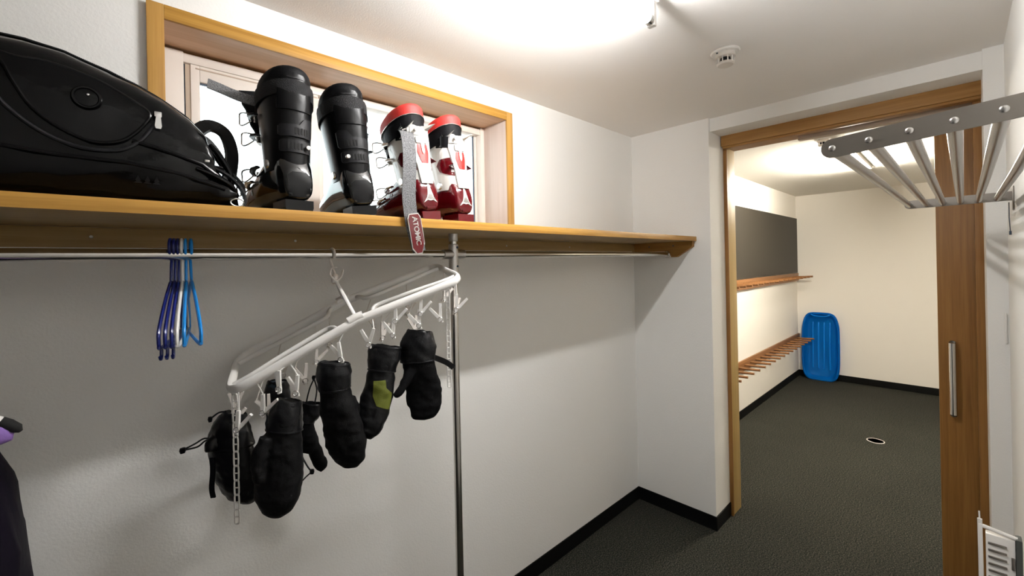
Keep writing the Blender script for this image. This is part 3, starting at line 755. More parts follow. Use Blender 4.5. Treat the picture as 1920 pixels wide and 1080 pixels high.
cu = bpy.data.curves.new('lettering', 'FONT'); cu.body = 'ATOMIC'; cu.size = .0225; cu.extrude = .0004; cu.align_x = 'CENTER'; cu.align_y = 'CENTER'; cu.space_character = .92; cu.offset = .0004
to = bpy.data.objects.new('lettering', cu); COL.objects.link(to)
me = bpy.data.meshes.new_from_object(to.evaluated_get(bpy.context.evaluated_depsgraph_get())); bpy.data.objects.remove(to)
bm = bmesh.new(); bm.from_mesh(me); bpy.data.meshes.remove(me)
# reads downwards
mt_ = Matrix((dn, sd, nn)).transposed().to_4x4()
if mt_.to_3x3().determinant() < 0: mt_ = Matrix((dn, sd, nn)).transposed().to_4x4()
mt_.translation = tp+dn*.046+nn*.0034; bm.transform(mt_)
obj('lettering', bm, 'silver', ps1, smooth=False)

# ================================================================== BLACK BAG
bag = thing('travel_bag', 'big shiny black leather bag with rounded flap pocket on the left end of the shelf', 'bag', (-.08, 1.24, SH))
S = [(-.50, 1.13, 1.33, 1.90), (-.44, 1.10, 1.35, 1.955), (-.34, 1.095, 1.355, 1.985), (-.24, 1.095, 1.36, 1.998), (-.123, 1.095, 1.36, 2.001), (-.09, 1.095, 1.36, 2.003), (-.04, 1.095, 1.36, 1.997), (.018, 1.096, 1.36, 1.977),
     (.06, 1.097, 1.355, 1.960), (.10, 1.098, 1.345, 1.938), (.143, 1.10, 1.335, 1.910), (.170, 1.10, 1.325, 1.880), (.180, 1.10, 1.32, 1.845), (.190, 1.10, 1.30, 1.808), (.207, 1.10, 1.28, 1.782), (.222, 1.105, 1.26, 1.765), (.232, 1.115, 1.24, 1.748)]
rings = []
for i in range(len(S)-1):
    for k in range(7):
        t = k/7; q = [S[i][j]*(1-t)+S[i+1][j]*t for j in range(4)]
        rings.append(sup((q[0], (q[1]+q[2])/2, (SH+q[3])/2), (q[2]-q[1])/2, (q[3]-SH)/2, (0, 1, 0), (0, 0, 1), 96, 3.4))
bm = loft(bmesh.new(), rings); bm.normal_update()
for v in bm.verts:
    low = max(0, min(1, (1.86-v.co.z)/.10))
    p = V((v.co.x*5, v.co.y*14, v.co.z*24-v.co.x*7)); f = noise.noise(p)+.45*noise.noise(p*2.3)
    g = noise.noise(V((v.co.x*9, v.co.y*9, v.co.z*9+4)))
    v.co += v.normal*(f*(.002+.007*low)+g*.003)
    v.co.z = max(v.co.z, SH)
    v.co.y = max(v.co.y, 1.089)
bb = bvhof(bm); obj('bag_body', bm, 'leather', bag)
A, Z, D = (1, 0, 0), (0, 0, 1), (0, 1, 0)
fl = smoothline([(-.125, 1.950, 0), (-.096, 1.945, 0), (-.06, 1.948, 0), (.0, 1.935, 0), (.05, 1.908, 0), (.076, 1.888, 0), (.069, 1.866, 0), (.052, 1.842, 0), (.030, 1.824, 0), (-.005, 1.818, 0), (-.045, 1.834, 0), (-.078, 1.862, 0), (-.098, 1.900, 0), (-.110, 1.93, 0)], 4, closed=True)
fd = decal([(p.x, p.y) for p in fl], bb, (0, 0, 0), A, Z, D, .001, .007, 3); fb = bvhof(fd)
flap = obj('flap_pocket', fd, 'leather', bag)
def onbag(x, z, off, bv_=None):
    h = (bv_ or bb).ray_cast(V((x, .5, z)), V(D)); 
    return (h[0] if h[0] is not None else V((x, 1.10, z))) - V(D)*off
obj('flap_piping', T([onbag(p.x, p.y, .006) for p in fl], .0032, n=8, closed=True), 'leather', flap)
lower = smoothline([(-.13, 1.90), (-.11, 1.862), (-.07, 1.825), (-.02, 1.803), (.03, 1.805), (.06, 1.825), (.085, 1.868)] and [(-.13, 1.90, 0), (-.11, 1.862, 0), (-.07, 1.825, 0), (-.02, 1.805, 0), (.03, 1.808, 0), (.062, 1.832, 0), (.086, 1.872, 0)], 5)
obj('pocket_zip', T([onbag(p.x, p.y, .003) for p in lower], .0035, n=8), 'dgrey', bag)
em = obj('emblem', lathe(bmesh.new(), [(.0, -.0035), (.010, -.0035), (.0150, -.0030), (.0165, -.0055), (.0190, -.0055), (.0205, -.003), (.021, 0)], onbag(-.011, 1.893, .003, fb), 28, 'y'), 'leather', flap)
obj('emblem_stud', lathe(bmesh.new(), [(0, -.0075), (.0018, -.0072), (.0026, -.0055), (.0026, -.002)], onbag(-.009, 1.898, .003, fb), 12, 'y'), 'silver', em)
# long zipper along the upper ridge
rp_ = []
for i in range(60):
    x = -.13+.30*i/59
    zt = None
    for j in range(len(S)-1):
        if S[j][0] <= x <= S[j+1][0]: t = (x-S[j][0])/(S[j+1][0]-S[j][0]); zt = S[j][3]*(1-t)+S[j+1][3]*t
    h = bb.ray_cast(V((x, 1.165, 2.3)), V((0, 0, -1))); rp_.append(h[0] if h[0] is not None else V((x, 1.165, zt)))
zp = obj('top_zip_tape', ribbon(bmesh.new(), [p+V((0, 0, .001)) for p in rp_], .022, (0, 1, 0), .0025), 'nylon', bag)
bm = bmesh.new()
for i in range(0, 59):
    for k in (0, .5):
        p = rp_[i].lerp(rp_[i+1], k)+V((0, 0, .0035)); box(bm, p.x-.0012, p.x+.0012, p.y-.004, p.y+.004, p.z-.0014, p.z+.0016)
o = obj('zip_teeth', bm, 'dgrey', zp, smooth=False); o['kind'] = 'stuff'
# zip pull
zq = onbag(.089, 1.886, .006)
zs_ = obj('zip_slider', B(zq.x-.006, zq.x+.006, zq.y-.006, zq.y+.002, zq.z-.004, zq.z+.007, bev=.002), 'silver', bag)
bm = bmesh.new(); prism(bm, [(zq.x-.003, zq.z-.001), (zq.x+.004, zq.z-.001), (zq.x+.0055, zq.z-.022), (zq.x+.004, zq.z-.027), (zq.x-.004, zq.z-.027), (zq.x-.0055, zq.z-.022)], 1, zq.y-.007, zq.y-.0045)
obj('zip_pull', bm, 'silver', zs_, smooth=False)
# three small embossed peaks on the front pocket
for k in range(3):
    c = .058+.014*k
    o = decal([(c-.0065, 1.752), (c-.002, 1.756), (c-.004, 1.757), (c, 1.766), (c+.004, 1.757), (c+.002, 1.756), (c+.0065, 1.752)], bb, (0, 0, 0), A, Z, D, .0005, .0012, 1)
    obj('embossed_mark', o, 'dgrey', bag)
bm = T([onbag(.05, 1.83, .002), onbag(.085, 1.822, .003), onbag(.12, 1.812, .003), onbag(.16, 1.800, .003), onbag(.19, 1.778, .003)], .004, n=8)
obj('pocket_seam', bm, 'leather', bag)
bm = T([onbag(-.13, 1.795, .002), onbag(-.05, 1.788, .003), onbag(.04, 1.786, .003), onbag(.12, 1.776, .003), onbag(.20, 1.752, .003)], .0035, n=8)
obj('pocket_seam', bm, 'leather', bag)
# shoulder straps and buckles at the right end
def sl_(pts, w, wd, th=.004, m_='nylon', nm='shoulder_strap'): 
    L_ = smoothline(pts, 6)
    if wd == 'flat': wd = [V((0, .45, 0))+((L_[min(i+1, len(L_)-1)]-L_[max(i-1, 0)]).normalized().cross(V((0, 1, 0)))) for i in range(len(L_))]
    return obj(nm, ribbon(bmesh.new(), L_, w, wd, th), m_, bag)
sl_([(.165, 1.27, 1.90), (.200, 1.285, 1.935), (.235, 1.29, 1.925), (.250, 1.29, 1.88), (.246, 1.285, 1.83), (.235, 1.27, 1.79), (.225, 1.25, 1.765)], .030, 'flat', .010)
sl_([(.170, 1.20, 1.885), (.190, 1.21, 1.875), (.212, 1.215, 1.845), (.222, 1.21, 1.81), (.220, 1.20, 1.78)], .016, 'flat', .006)
sl_([(.185, 1.15, 1.81), (.215, 1.14, 1.80), (.242, 1.15, 1.775), (.246, 1.16, 1.75)], .030, (0, 1, .3), .005)
sl_([(.178, 1.115, 1.800), (.206, 1.112, 1.786), (.230, 1.112, 1.762), (.240, 1.112, 1.735), (.236, 1.112, 1.720)], .020, (0, 1, 0), .004)
rgp = [V((.224+.013*math.cos(2*PI*k/20), 1.106, SH+.0105+.0085*math.sin(2*PI*k/20))) for k in range(20)]
obj('strap_ring', T(rgp, .0018, n=8, closed=True), 'silver', bag)
obj('strap_slider', B(.164, .173, 1.095, 1.100, 1.806, 1.811, bev=.0015), 'steel', bag)
# limp top cloth folds at the right
for k, (a, b) in enumerate((((.178, 1.12, 1.85), (.215, 1.13, 1.76)), ((.176, 1.17, 1.86), (.226, 1.18, 1.765)), ((.150, 1.098, 1.79), (.222, 1.112, 1.745)))):
    a, b = V(a), V(b); obj('leather_fold', T(smoothline([a, a.lerp(b, .35)+V((.006, -.004, .004)), a.lerp(b, .7)+V((.010, -.004, .003)), b], 5), [.006+.005*math.sin(PI*i/15) for i in range(16)], n=10, ry=.6), 'leather', bag)

# ================================================================== CLOTHES HANGERS ON THE RAIL
def coat_hanger(label, group, mt, w=.34, pinch=.0, sq=.0, hook_h=.098, nub=True):
    t = thing('clothes_hanger', label, 'hanger', (0, 0, 0), 0, group)
    # local: hanger lies in the YZ plane, origin where the hook rests on top of the rail
    R = .0185
    hk = [(0, -R*math.cos(a), R*math.sin(a)-R) for a in [math.radians(x) for x in range(-60, 181, 20)]]
    hk += [(0, R, -R-.02), (0, R*.55, -R-.045), (0, 0, -hook_h)]
    hk = [(x, y, z+R+.0042-.0005) for x, y, z in hk]
    zc = -hook_h+R
    obj('hook', T(smoothline(hk, 3), .0030, n=8, ry=1.1), mt, t, world=False)
    sh_ = [(0, -w/2+.004, zc-.118), (0, -w/2, zc-.108), (0, -w/2+.006, zc-.088), (0, -w*.30, zc-.045), (0, -w*.10, zc-.010), (0, 0, zc+.002), (0, w*.10, zc-.010), (0, w*.30, zc-.045), (0, w/2-.006, zc-.088), (0, w/2, zc-.108), (0, w/2-.004, zc-.118)]
    obj('shoulder_arm', T(smoothline(sh_, 5), .0035, n=8, ry=1.5), mt, t, world=False)
    obj('bottom_bar', T(smoothline([(0, -w/2+.004, zc-.116), (0, -w/2+.018, zc-.125), (0, 0, zc-.126), (0, w/2-.018, zc-.125), (0, w/2-.004, zc-.116)], 5), .0034, n=8), mt, t, world=False)
    if nub:
        bm = bmesh.new()
        for s in (-1, 1): tube(bm, smoothline([(0, s*(w/2-.030), zc-.125), (0, s*(w/2-.028), zc-.140), (0, s*(w/2-.020), zc-.147), (0, s*(w/2-.012), zc-.141)], 4), .003, n=8)
        # each little strap hook
        b1 = T(smoothline([(0, -(w/2-.030), zc-.125), (0, -(w/2-.028), zc-.140), (0, -(w/2-.020), zc-.147), (0, -(w/2-.012), zc-.141)], 4), .003, n=8)
        b2 = T(smoothline([(0, (w/2-.030), zc-.125), (0, (w/2-.028), zc-.140), (0, (w/2-.020), zc-.147), (0, (w/2-.012), zc-.141)], 4), .003, n=8)
        bm.free(); obj('strap_hook', b1, mt, t, world=False); obj('strap_hook', b2, mt, t, world=False)
    return t
HT = ROD_Z+.0132
def hang(t, x, rz, tiltx=0): t.location = (x, ROD_Y, HT); t.rotation_euler = (tiltx, 0, rz); return t
h0 = hang(coat_hanger('leftmost of the three dark blue plastic hangers on the rail', 'dark blue hangers', 'navy'), .1195, math.radians(-12.5))
hang(dup(h0, label='middle one of the three dark blue plastic hangers on the rail'), .1265, math.radians(-11.5))
hang(dup(h0, label='dark blue plastic hanger on the rail, right beside the white one'), .1335, math.radians(-10.5))
hang(coat_hanger('white plastic hanger between the dark blue and the light blue hangers', 'x', 'white', w=.34, nub=False), .1405, math.radians(-10))
h1 = hang(coat_hanger('light blue plastic hanger touching the white hanger', 'light blue hangers', 'sky', w=.34, nub=False), .1475, math.radians(-8.5))
hang(dup(h1, label='light blue plastic hanger, rightmost of the bunch of hangers on the rail'), .1575, math.radians(-2.5))
for o in bpy.data.objects:
    if o.get('group') == 'x': del o['group']

# ================================================================== DRYING HANGER WITH PEGS
dh = thing('drying_hanger', 'white plastic folding peg hanger hooked on the rail, sloping down to the left', 'drying hanger', (.487, ROD_Y, ROD_Z))
FL, FM, FR = V((.222, 1.228, 1.276)), V((.500, 1.135, 1.432)), V((.784, 1.03, 1.537))
BL, BM, BR = V((.289, 1.467, 1.315)), V((.565, 1.372, 1.468)), V((.85, 1.27, 1.576))
def half(f0, b0, f1, b1, sgn):
    """f0/b0 = middle, f1/b1 = free end; outer rail runs front middle > end > back middle"""
    ax = (f1-f0).normalized(); wd = (b0-f0).normalized(); n_ = ax.cross(wd).normalized()
    if n_.z < 0: n_ = -n_
    r = .045; P = [f0, f0.lerp(f1, .5), f1-ax*r, f1-ax*r*.35+wd*r*.30, f1+wd*r, b1.lerp(f1, .5), b1-wd*r, b1-ax*r*.35-wd*r*.30, b1-ax*r, b0.lerp(b1, .5), b0]
    P = smoothline(P, 5)
    o = obj('outer_frame', T(P, .0078, n=12, ry=1.6, up=n_), 'white', dh)
    for a0_, a1_, w_ in ((f0, f1, wd), (b0, b1, -wd)):
        Q = [a0_+ax*.040+w_*.002, a0_+ax*.052+w_*.025, a0_+ax*.060+w_*.055, a0_+ax*.085+w_*.070, a0_.lerp(a1_, .6)+w_*.062, a1_-ax*.05+w_*.048, a1_-ax*.008+w_*.052]
        obj('inner_rail', T(smoothline(Q, 6), .0062, n=10, ry=1.1, up=n_), 'white', o)
    bm = bmesh.new(); 
    return o, ax, wd, n_
oR, axR, wdR, nR = half(FM, BM, FR, BR, 1)
oL, axL, wdL, nL = half(FM, BM, FL, BL, -1)
for m_, nn_ in ((FM, 'hinge'), (BM, 'hinge')):
    bm = T([m_-axR*.020+V((0, 0, .006)), m_+V((0, 0, .010)), m_-axL*.020+V((0, 0, .006))], .0095, n=12, ry=1.2); o = obj(nn_, bm, 'white', dh)
    w_ = wdR*(.016 if m_ is FM else -.016)
    obj('hinge_pin', T([m_-w_*.2+V((0, 0, .012)), m_+w_+V((0, 0, .012))], .004, n=10), 'offw', o)
hp = V((.487, ROD_Y, ROD_Z))
apex = V((.489, ROD_Y-.012, 1.545))
R_ = .0165
hk = [hp+V((0, -R_*math.cos(a), R_*math.sin(a))) for a in [math.radians(x) for x in range(-35, 181, 18)]]+[hp+V((0, R_*.9, -.014)), hp+V((0, .006, -.030)), hp+V((.001, -.006, -.046)), apex+V((0, 0, .014)), apex]
hko = obj('hook', T(smoothline(hk, 3), .0040, n=8), 'offw', dh)
lp = [apex+V((.000, -.016, .034)), apex+V((-.014, -.012, .030)), apex+V((-.017, -.010, .012)), apex+V((0, -.012, -.004)), apex+V((.014, -.012, .008)), apex+V((.020, -.010, .026))]
obj('hook_loop', T(smoothline(lp, 4), .0026, n=8), 'offw', hko)
obj('hook_collar', lathe(bmesh.new(), [(.006, -.014), (.010, -.010), (.010, .010), (.006, .014)], apex, 16), 'offw', hko)
for m_, w_ in ((FM, wdR), (BM, -wdR)):
    e = m_+V((0, 0, .010))
    obj('folding_arm', T([apex, apex.lerp(e, .5), e, e-V((0, 0, .014))], [.0045, .0055, .0055, .004], n=10, ry=.8), 'white', dh)

# a peg: two crossing arms and a spring; origin at the ring where the string is tied
def peg_proto():
    pc = thing('peg', 'x', 'x'); del pc['label']; del pc['category']
    def arm(s, lean_):
        bm = bmesh.new(); L = .058
        prof_ = [(-.0035, .0), (.0035, .0), (.0042, -.020), (.0046, -.034), (.0035, -.048), (.0010, -L), (-.0022, -L), (-.0036, -.046), (-.0042, -.032), (-.0038, -.018)]
        prism(bm, [(x, z) for x, z in prof_], 1, -.0042, .0042); bmesh.ops.bevel(bm, geom=bm.edges[:], offset=.0009, segments=1, affect='EDGES')
        piv = V((0, 0, -.044)); bm.transform(Matrix.Translation(piv) @ Matrix.Rotation(lean_, 4, 'Y') @ Matrix.Translation(-piv) @ Matrix.Translation(V((s*.0030, 0, 0))))
        return bm
    return pc, arm
pegs_made = []
def peg(pos, top, rz=0, a1=0.05, a2=.75, mt='white', tilt=0):
    """pos: the jaw tip; top: the point of the frame it hangs from"""
    pos, top = V(pos), V(top)
    key = (round(a1, 2), round(a2, 2))
    e = bpy.data.objects.new('peg', None)
    found = [p for k, p in pegs_made if k == key and p[2] == mt]
    pc, arm = None, None
    def mk(lean_, s):
        L = .058
        prof_ = [(-.0035, .0), (.0035, .0), (.0042, -.020), (.0046, -.034), (.0035, -.048), (.0010, -L), (-.0022, -L), (-.0036, -.046), (-.0042, -.032), (-.0038, -.018)]
        bm = prism(bmesh.new(), prof_, 1, -.0042, .0042)
        piv = V((0, 0, -.046)); bm.transform(Matrix.Rotation(lean_, 4, 'Y') @ Matrix.Translation(-piv) @ Matrix.Translation(V((0, s*.002, 0))))
        return bm
    piv = pos+V((0, 0, .012))
    mw = Matrix.Translation(piv) @ Matrix.Rotation(rz, 4, 'Z') @ Matrix.Rotation(tilt, 4, 'Y')
    b1 = mk(a1, -1); b1.transform(mw)
    o1 = obj('peg', b1, mt, dh)
    b2 = mk(a2, 1); b2.transform(mw); obj('peg_arm', b2, mt, o1)
    rg_ = [mw @ V((.0065*math.cos(2*PI*k/14), -.006, .0065*math.sin(2*PI*k/14))) for k in range(14)]
    obj('peg_spring', T(rg_, .0012, n=6, closed=True), 'silver', o1)
    tip = mw @ (Matrix.Rotation(a1, 4, 'Y') @ V((0, 0, .044)))
    if (top-tip).length > .004:
        mid = tip.lerp(top, .5)
        obj('peg_string', T([tip, mid, top], .0017, n=6), mt, o1)
    return o1
vx = math.radians(-40)   # pegs turned towards the corridor
def on(a, b, t, d=-.008): return a.lerp(b, t)+V((0, 0, d))
def pegpx(px, py, top, **k):
    """peg whose jaw tip is seen at a pixel, hanging straight below its point on the frame"""
    p = at(px, py, Y=top.y); p.x = top.x if k.pop('plumb', False) else p.x
    return peg(p, top, **k)
jaw = {}
# along the front rail, left to right
F = lambda t: on(FM, FR, t) if t >= 0 else on(FM, FL, -t)
Bk = lambda t: on(BM, BR, t) if t >= 0 else on(BM, BL, -t)
I = lambda t, s=.4: F(t).lerp(Bk(t), s)

for (t, px, py, a1, a2, mt) in ((-.93, 446, 814, .08, .75, 'white'), (-.80, 494, 782, .02, .85, 'white'), (-.55, 556, 745, .1, -.50, 'white'), (-.56, 524, 738, .02, -.18, 'white'),
        (-.10, 640, 682, -.12, -.62, 'white'), (.14, 692, 654, .32, -.48, 'white'), (.32, 737, 636, -.62, .05, 'white'), (.33, 742, 610, .02, .75, 'white'),
        (.52, 786, 618, -.72, .0, 'white'), (.53, 789, 596, .05, .72, 'white'), (.72, 826, 606, -.75, -.0, 'white'), (.93, 856, 588, .05, .80, 'white')):
    peg(at(px, py, Y=F(t).y), F(t), rz=vx, a1=a1, a2=a2, mt=mt)
# end rail, inner rails and the shaded back rail
EL = lambda s: FL.lerp(BL, s)+V((0, 0, -.008)); ER = lambda s: FR.lerp(BR, s)+V((0, 0, -.008))
for top, dz, a1, a2 in ((EL(.30), .070, .05, .7), (EL(.62), .065, -.3, .4), (ER(.30), .080, .0, .45), (ER(.68), .060, .05, .8), (I(-.72, .3), .095, -.7, 0), (I(-.42, .35), .075, -.6, .1), (I(-.30, .75), .080, .05, .8),
        (I(.28, .35), .070, .02, .5), (I(.60, .32), .090, -.55, .05), (Bk(-.60), .085, -.4, .35), (Bk(-.15), .075, .05, .7), (Bk(.30), .080, -.6, .0), (Bk(.66), .085, .05, .75)):
    peg(top+V((0, 0, -dz-.04)), top, rz=vx+.5, a1=a1, a2=a2, mt='offw')
def chain(top, L, nm='link_chain'):
    bm = bmesh.new(); n_ = int(L/.036); top = V(top); w_ = .0052
    ux, uy = V((math.cos(vx), math.sin(vx), 0)), V((0, 0, 1))
    for k in range(n_):
        c = top+V((0, 0, -.018-.036*k)); f = .0175
        pts_ = [c+ux*(w_*a)+uy*b for a, b in ((-1, .013), (-.6, f), (.6, f), (1, .013), (1, -.013), (.6, -f), (-.6, -f), (-1, -.013))]
        tube(bm, smoothline(pts_, 2, closed=True), .0021, n=6, closed=True)
        tube(bm, [c+ux*-w_, c+ux*w_], .0018, n=6)
        if k: tube(bm, [c+uy*(f-.001), c+uy*(f+.003)], .0026, n=6)
    return obj(nm, bm, 'white', dh)
c0 = at(462, 752, Y=1.25); c1 = at(848, 560, Y=1.14)
chain(FL.lerp(BL, .12)+V((.010, 0, -.012)), .335)
chain(FR.lerp(BR, .42)+V((-.012, 0, -.040)), .325)

# ================================================================== MITTENS
def blob(spine, ups, e=2.2, n=20):
    rings = []
    P = [V(p[0]) for p in spine]
    for i, (c, w, th) in enumerate(spine):
        t = (P[min(i+1, len(P)-1)]-P[max(i-1, 0)]).normalized()
        d = V(ups); wdir = (d-t*d.dot(t)).normalized(); nd = t.cross(wdir)
        rings.append(sup(c, w, th, wdir, nd, n, e))
    return rings
VD = lambda p: V((p.x, p.y, 0)).normalized()
def mitten(label, Y, body, thumb, mt='cloth', th=.024, seed=0, open_top=True, patch=None, straps=(), cords=(), amp=.0032, sc=26, cuffm='nylon', cuff_to=None, group='black mittens'):
    """body/thumb: (px, py, half width px) down the middle line at distance Y, seen from the corridor"""
    def conv(lst, th_, dy=0):
        out = []
        for i, q in enumerate(lst):
            px, py, hw = q[:3]; yy = Y+dy+(q[3] if len(q) > 3 else 0)
            p = at(px, py, Y=yy); zc = (p-V((0, 0, HC))).dot(_fw); out.append((p, hw*zc/F_PX, th_))
        return out
    b = conv(body, th); n_ = len(b)
    # dense centre line
    def dens(sp):
        C_ = smoothline([s[0] for s in sp], 5); out = []
        for k, c in enumerate(C_):
            i = min(int(k/5), len(sp)-2); t = k/5-i; out.append((c, sp[i][1]*(1-t)+sp[i+1][1]*t, sp[i][2]*(1-t)+sp[i+1][2]*t))
        return out
    prof = [th*(.85), th, th*.95]+[th*1.05]*(n_-5)+[th*.85, th*.35]
    b = [(c, w, prof[min(i, len(prof)-1)]) for i, (c, w, _) in enumerate(b)]
    root = b[0][0]; t = thing('mitten', label, 'mitten', root, 0, group)
    side = _RT.copy(); side.z = 0; side.normalize()
    d = dens(b)
    kc = cuff_to if cuff_to is not None else 2
    bm = loft(bmesh.new(), blob(d, side))
    if thumb:
        tb = conv(thumb, th*.6); tb = [(c, w, min(th*.75, w*.95)) for c, w, _ in tb]; loft(bm, blob(dens(tb), side))
    bm = remesh(bm, .0042, 4); roughen(bm, amp, sc, seed, (1, 1, 1.5)); roughen(bm, amp*.35, sc*2.2, seed+3)
    bv_ = bvhof(bm); obj('hand_part', bm, mt, t)
    # gathered cuff: an open sleeve round the wrist
    cz = d[:kc*5+1]; rings = []
    for i, (c, w, h) in enumerate(cz):
        f = 1.07 if i else 1.10
        rings.append([p for p in blob([cz[i], cz[min(i+1, len(cz)-1)]] if i < len(cz)-1 else [cz[i-1], cz[i]], side)[0 if i < len(cz)-1 else 1]])
        c_ = c; rings[-1] = [c_+(p-c_)*f for p in rings[-1]]
    if len(rings) > 2:
        top = rings[0]; c = cz[0][0]; dn_ = (cz[1][0]-cz[0][0]).normalized()
        inner = [[c+(p-c)*.93-dn_*.004 for p in top], [c+(p-c)*.86+dn_*.004 for p in top], [c+(p-c)*.80+dn_*.020 for p in top]]
        rr = inner[::-1]+rings
        cb_ = loft(bmesh.new(), rr, cap0=False, cap1=False); bmesh.ops.subdivide_edges(cb_, edges=cb_.edges[:], cuts=1, use_grid_fill=True)
        roughen(cb_, .0028, 70, seed+9, (1, 1, .6)); obj('cuff', cb_, cuffm, t)
        bmh = bmesh.new(); vv = [bmh.verts.new(c+(p-c)*.84+dn_*.012) for p in top]; bmh.faces.new(vv)
        r_ = bmesh.ops.extrude_face_region(bmh, geom=bmh.faces[:])
        for e_ in r_['geom']:
            if isinstance(e_, bmesh.types.BMVert): e_.co += dn_*.004
        obj('cuff_lining', bmh, 'hole', t)
        lw = cz[-1]; el = [lw[0]+(p-lw[0])*1.05 for p in blob([cz[-2], cz[-1]], side)[1]]
        obj('wrist_elastic', T(el, .0026, n=6, closed=True), 'nylon', t)
    for pts_, w_ in straps:
        q = [at(a, b_, Y=Y+c_) for a, b_, c_ in pts_]; obj('strap', ribbon(bmesh.new(), smoothline(q, 5), w_, V((.3, -.3, 1)) if abs(q[-1].x-q[0].x) > abs(q[-1].z-q[0].z) else side, .0035), 'nylon', t)
    for pts_ in cords:
        q = [at(a, b_, Y=Y+c_) for a, b_, c_ in pts_]; cd = obj('cord', T(smoothline(q, 5), .0022, n=6), 'nylon', t)
        obj('cord_lock', T([q[-1]+V((0, 0, .006)), q[-1], q[-1]+V((0, 0, -.007))], [.004, .0055, .0035], n=8), 'black', cd)
    if patch:
        dr_ = (at(patch[0][0], patch[0][1], Y=Y)-V((0, 0, HC))).normalized()
        import itertools
        # outline on the Y plane, laid on the fabric along the horizontal line of sight
        c0_ = at(sum(p[0] for p in patch)/len(patch), sum(p[1] for p in patch)/len(patch), Y=Y); nd = V((_fw.x, _fw.y, 0))
        zc = (c0_-V((0, 0, HC))).dot(_fw)
        cx_, cy_ = sum(p[0] for p in patch)/len(patch), sum(p[1] for p in patch)/len(patch)
        poly = [((p[0]-cx_)*zc/F_PX, -(p[1]-cy_)*zc/F_PX) for p in patch]
        vd = V((c0_.x, c0_.y, 0)).normalized(); sx = V((vd.y, -vd.x, 0))
        obj('patch', decal(poly, bv_, c0_, sx, (0, 0, 1), vd, .0012, .0014, 3), 'olive', t)
    return t
mitten('black mitten at the right end, open cuff towards the corridor and a strap pointing right', F(.52).y, [(787, 622, 22), (784, 648, 32), (783, 676, 30), (790, 705, 31), (795, 735, 34), (794, 762, 32), (790, 779, 21), (789, 787, 8)],
       [(775, 690, 11), (762, 712, 9), (750, 732, 8), (741, 744, 5)], seed=1, th=.026, straps=[([(808, 668, -.005), (822, 673, -.012), (838, 680, -.014), (850, 689, -.012)], .016)], mt='cloth')
mitten('black nylon mitten with an olive green patch on its back', F(.22).y, [(722, 650, 29), (719, 672, 28), (716, 694, 24), (712, 720, 27), (704, 755, 29), (697, 785, 27), (690, 808, 21), (687, 822, 8)],
       None, seed=2, th=.026, mt='nylon', patch=[(702, 709), (723, 708), (724, 722), (734, 734), (728, 762), (706, 752), (700, 735)], amp=.0035)
mitten('plump black mitten hanging left of the one with the green patch', F(-.10).y-.012, [(627, 682, 27), (626, 700, 30), (628, 728, 26), (633, 758, 32), (642, 795, 36), (650, 830, 38), (656, 858, 30), (658, 874, 12)],
       [(655, 745, 10), (668, 775, 12), (678, 800, 10), (684, 822, 6)], seed=3, th=.030, mt='cloth2')
mitten('small black mitten behind, its thumb pointing down right, with long drawcords', Bk(-.30).y-.03, [(581, 758, 20), (579, 772, 22), (572, 790, 15), (570, 812, 20), (572, 835, 22), (570, 850, 12)],
       [(576, 800, 11), (585, 830, 12), (594, 855, 12), (602, 872, 12), (606, 880, 6)], seed=4, th=.022, mt='cloth', group='black mittens',
       cords=[[(574, 756, -.02), (582, 725, -.02), (598, 695, -.03), (606, 688, -.03)], [(590, 757, -.02), (594, 730, -.02), (588, 708, -.02)], [(556, 800, -.06), (565, 850, -.07), (575, 872, -.07), (584, 884, -.07)], [(563, 906, -.07), (575, 893, -.07), (586, 884, -.07)]])
mitten('largest black mitten, hanging lowest on the left half of the drying hanger', F(-.62).y, [(543, 752, 20), (537, 775, 27), (533, 805, 30), (529, 845, 37), (524, 890, 44), (520, 928, 41), (518, 955, 28), (517, 970, 12)],
       [(500, 820, 12), (488, 850, 14), (484, 880, 12), (486, 905, 8)], seed=5, th=.032, mt='cloth2')
mitten('dark teal and black glove between the big black mitten and the one with cords', Bk(-.55).y-.05, [(520, 716, 17), (520, 738, 22), (520, 765, 22), (522, 800, 22), (522, 835, 20), (520, 850, 10)],
       None, seed=6, th=.020, mt='teal', cuffm='nylon', cuff_to=2, group=None)
mitten('leftmost black mitten, thin drawcords sticking out to the left', EL(.35).y, [(441, 776, 18), (434, 800, 32), (432, 835, 40), (440, 870, 42), (452, 905, 38), (458, 930, 26), (456, 942, 12)],
       [(404, 822, 9), (396, 834, 12), (394, 846, 9)], seed=7, th=.030, mt='nylon',
       cords=[[(402, 826, 0), (384, 822, 0), (366, 832, 0), (341, 845, 0)], [(404, 822, 0), (386, 826, 0), (370, 838, 0), (344, 844, 0)], [(424, 772, 0), (410, 774, 0), (394, 786, 0)]],
       straps=[([(398, 858, 0), (399, 885, 0), (397, 915, 0), (400, 933, 0)], .012)])

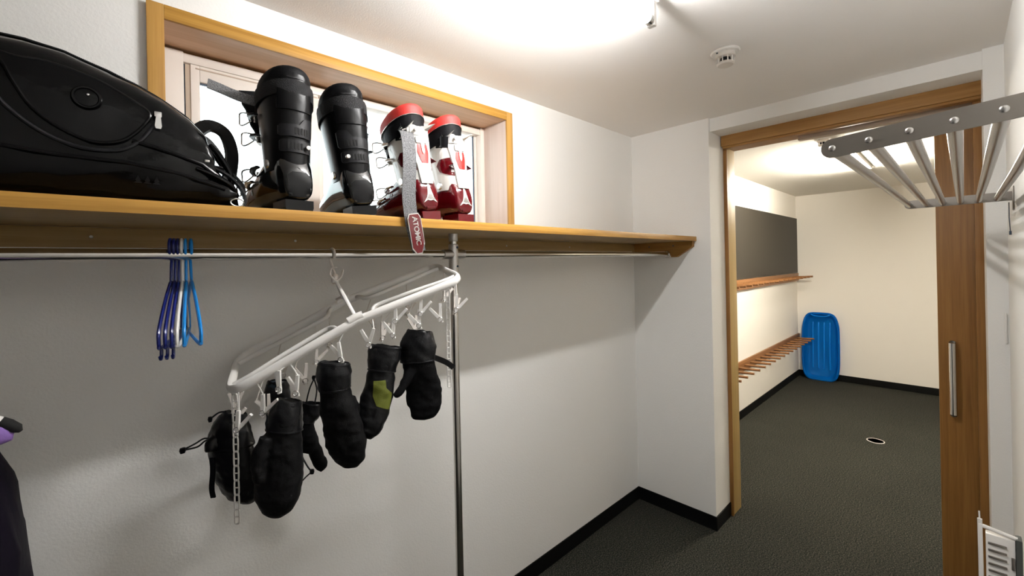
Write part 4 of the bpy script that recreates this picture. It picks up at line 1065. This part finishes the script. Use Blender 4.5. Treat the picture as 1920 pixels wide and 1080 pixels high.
# ================================================================== CLOTHES AT THE LEFT EDGE
jk = thing('hanging_jacket', 'dark purple and black jacket cut off by the bottom left edge of the view', 'jacket', (-.27, ROD_Y, .6))
def jring(z, hx, hy, cx=-.258, e=2.6): return sup((cx, ROD_Y, z), hx, hy, (1, 0, 0), (0, 1, 0), 40, e)
bm = loft(bmesh.new(), [jring(1.345, .02, .06), jring(1.325, .055, .10), jring(1.28, .088, .16), jring(1.235, .112, .185), jring(1.18, .133, .20), jring(1.08, .148, .21), jring(.95, .158, .215), jring(.80, .165, .22), jring(.62, .165, .22), jring(.56, .155, .21)])
bmesh.ops.subdivide_edges(bm, edges=bm.edges[:], cuts=2, use_grid_fill=True); roughen(bm, .012, 9, 3, (1, 1, .45)); roughen(bm, .004, 30, 5, (1, 1, .6))
jb = bvhof(bm); obj('jacket_body', bm, 'jacket', jk)
bm = loft(bmesh.new(), [sup((-.27+dx, 1.02+dy, z), a, b, (1, 0, 0), (0, 1, 0), 24, 2.2) for z, a, b, dx, dy in ((1.24, .03, .03, .03, .05), (1.20, .055, .045, .05, .03), (1.10, .068, .055, .075, .02), (.95, .070, .055, .09, .02), (.80, .062, .05, .095, .02), (.70, .055, .045, .095, .02), (.68, .045, .035, .095, .02))])
bmesh.ops.subdivide_edges(bm, edges=bm.edges[:], cuts=2, use_grid_fill=True); roughen(bm, .008, 16, 8, (1, 1, .6)); obj('sleeve', bm, 'jacketp', jk)
obj('hanger_hook', T(smoothline([(-.27, ROD_Y-.018, ROD_Z-.008), (-.27, ROD_Y-.017, ROD_Z+.006), (-.27, ROD_Y, ROD_Z+.0172), (-.27, ROD_Y+.017, ROD_Z+.004), (-.27, ROD_Y+.012, ROD_Z-.03), (-.27, ROD_Y, ROD_Z-.06), (-.27, ROD_Y, 1.33)], 5), .0028, n=8), 'steel', jk)
hc = thing('fleece_hat', 'purple fleece hat with a white and black trim at the far left edge', 'hat', (-.17, 1.10, 1.33))
a, b = V((-.235, 1.10, 1.385)), V((-.108, 1.10, 1.311))
bm = loft(bmesh.new(), blob([((-.26, 1.10, 1.37), .030, .03), ((-.21, 1.10, 1.348), .038, .034), ((-.16, 1.10, 1.328), .030, .028), ((-.125, 1.10, 1.314), .017, .02), ((-.108, 1.10, 1.309), .006, .008)], (0, 0, 1)))
bmesh.ops.subdivide_edges(bm, edges=bm.edges[:], cuts=1, use_grid_fill=True); roughen(bm, .006, 30, 3); obj('hat_body', bm, 'purple', hc)
obj('trim_band', T([(-.155, 1.095, 1.356), (-.132, 1.095, 1.343), (-.120, 1.095, 1.336)], [.008, .010, .009], n=12), 'white', hc)
obj('trim_tip', T([(-.121, 1.095, 1.337), (-.112, 1.095, 1.330), (-.102, 1.095, 1.321), (-.098, 1.095, 1.315)], [.009, .0095, .008, .003], n=12), 'hole', hc)
obj('hat_cord', T(smoothline([(-.25, 1.10, 1.385), (-.25, 1.15, 1.48), (-.25, ROD_Y-.0165, ROD_Z-.03), (-.25, ROD_Y-.0175, ROD_Z), (-.25, ROD_Y, ROD_Z+.0165), (-.25, ROD_Y+.0165, ROD_Z), (-.25, ROD_Y+.004, ROD_Z-.05), (-.25, 1.12, 1.40)], 4), .002, n=6), 'hole', hc)
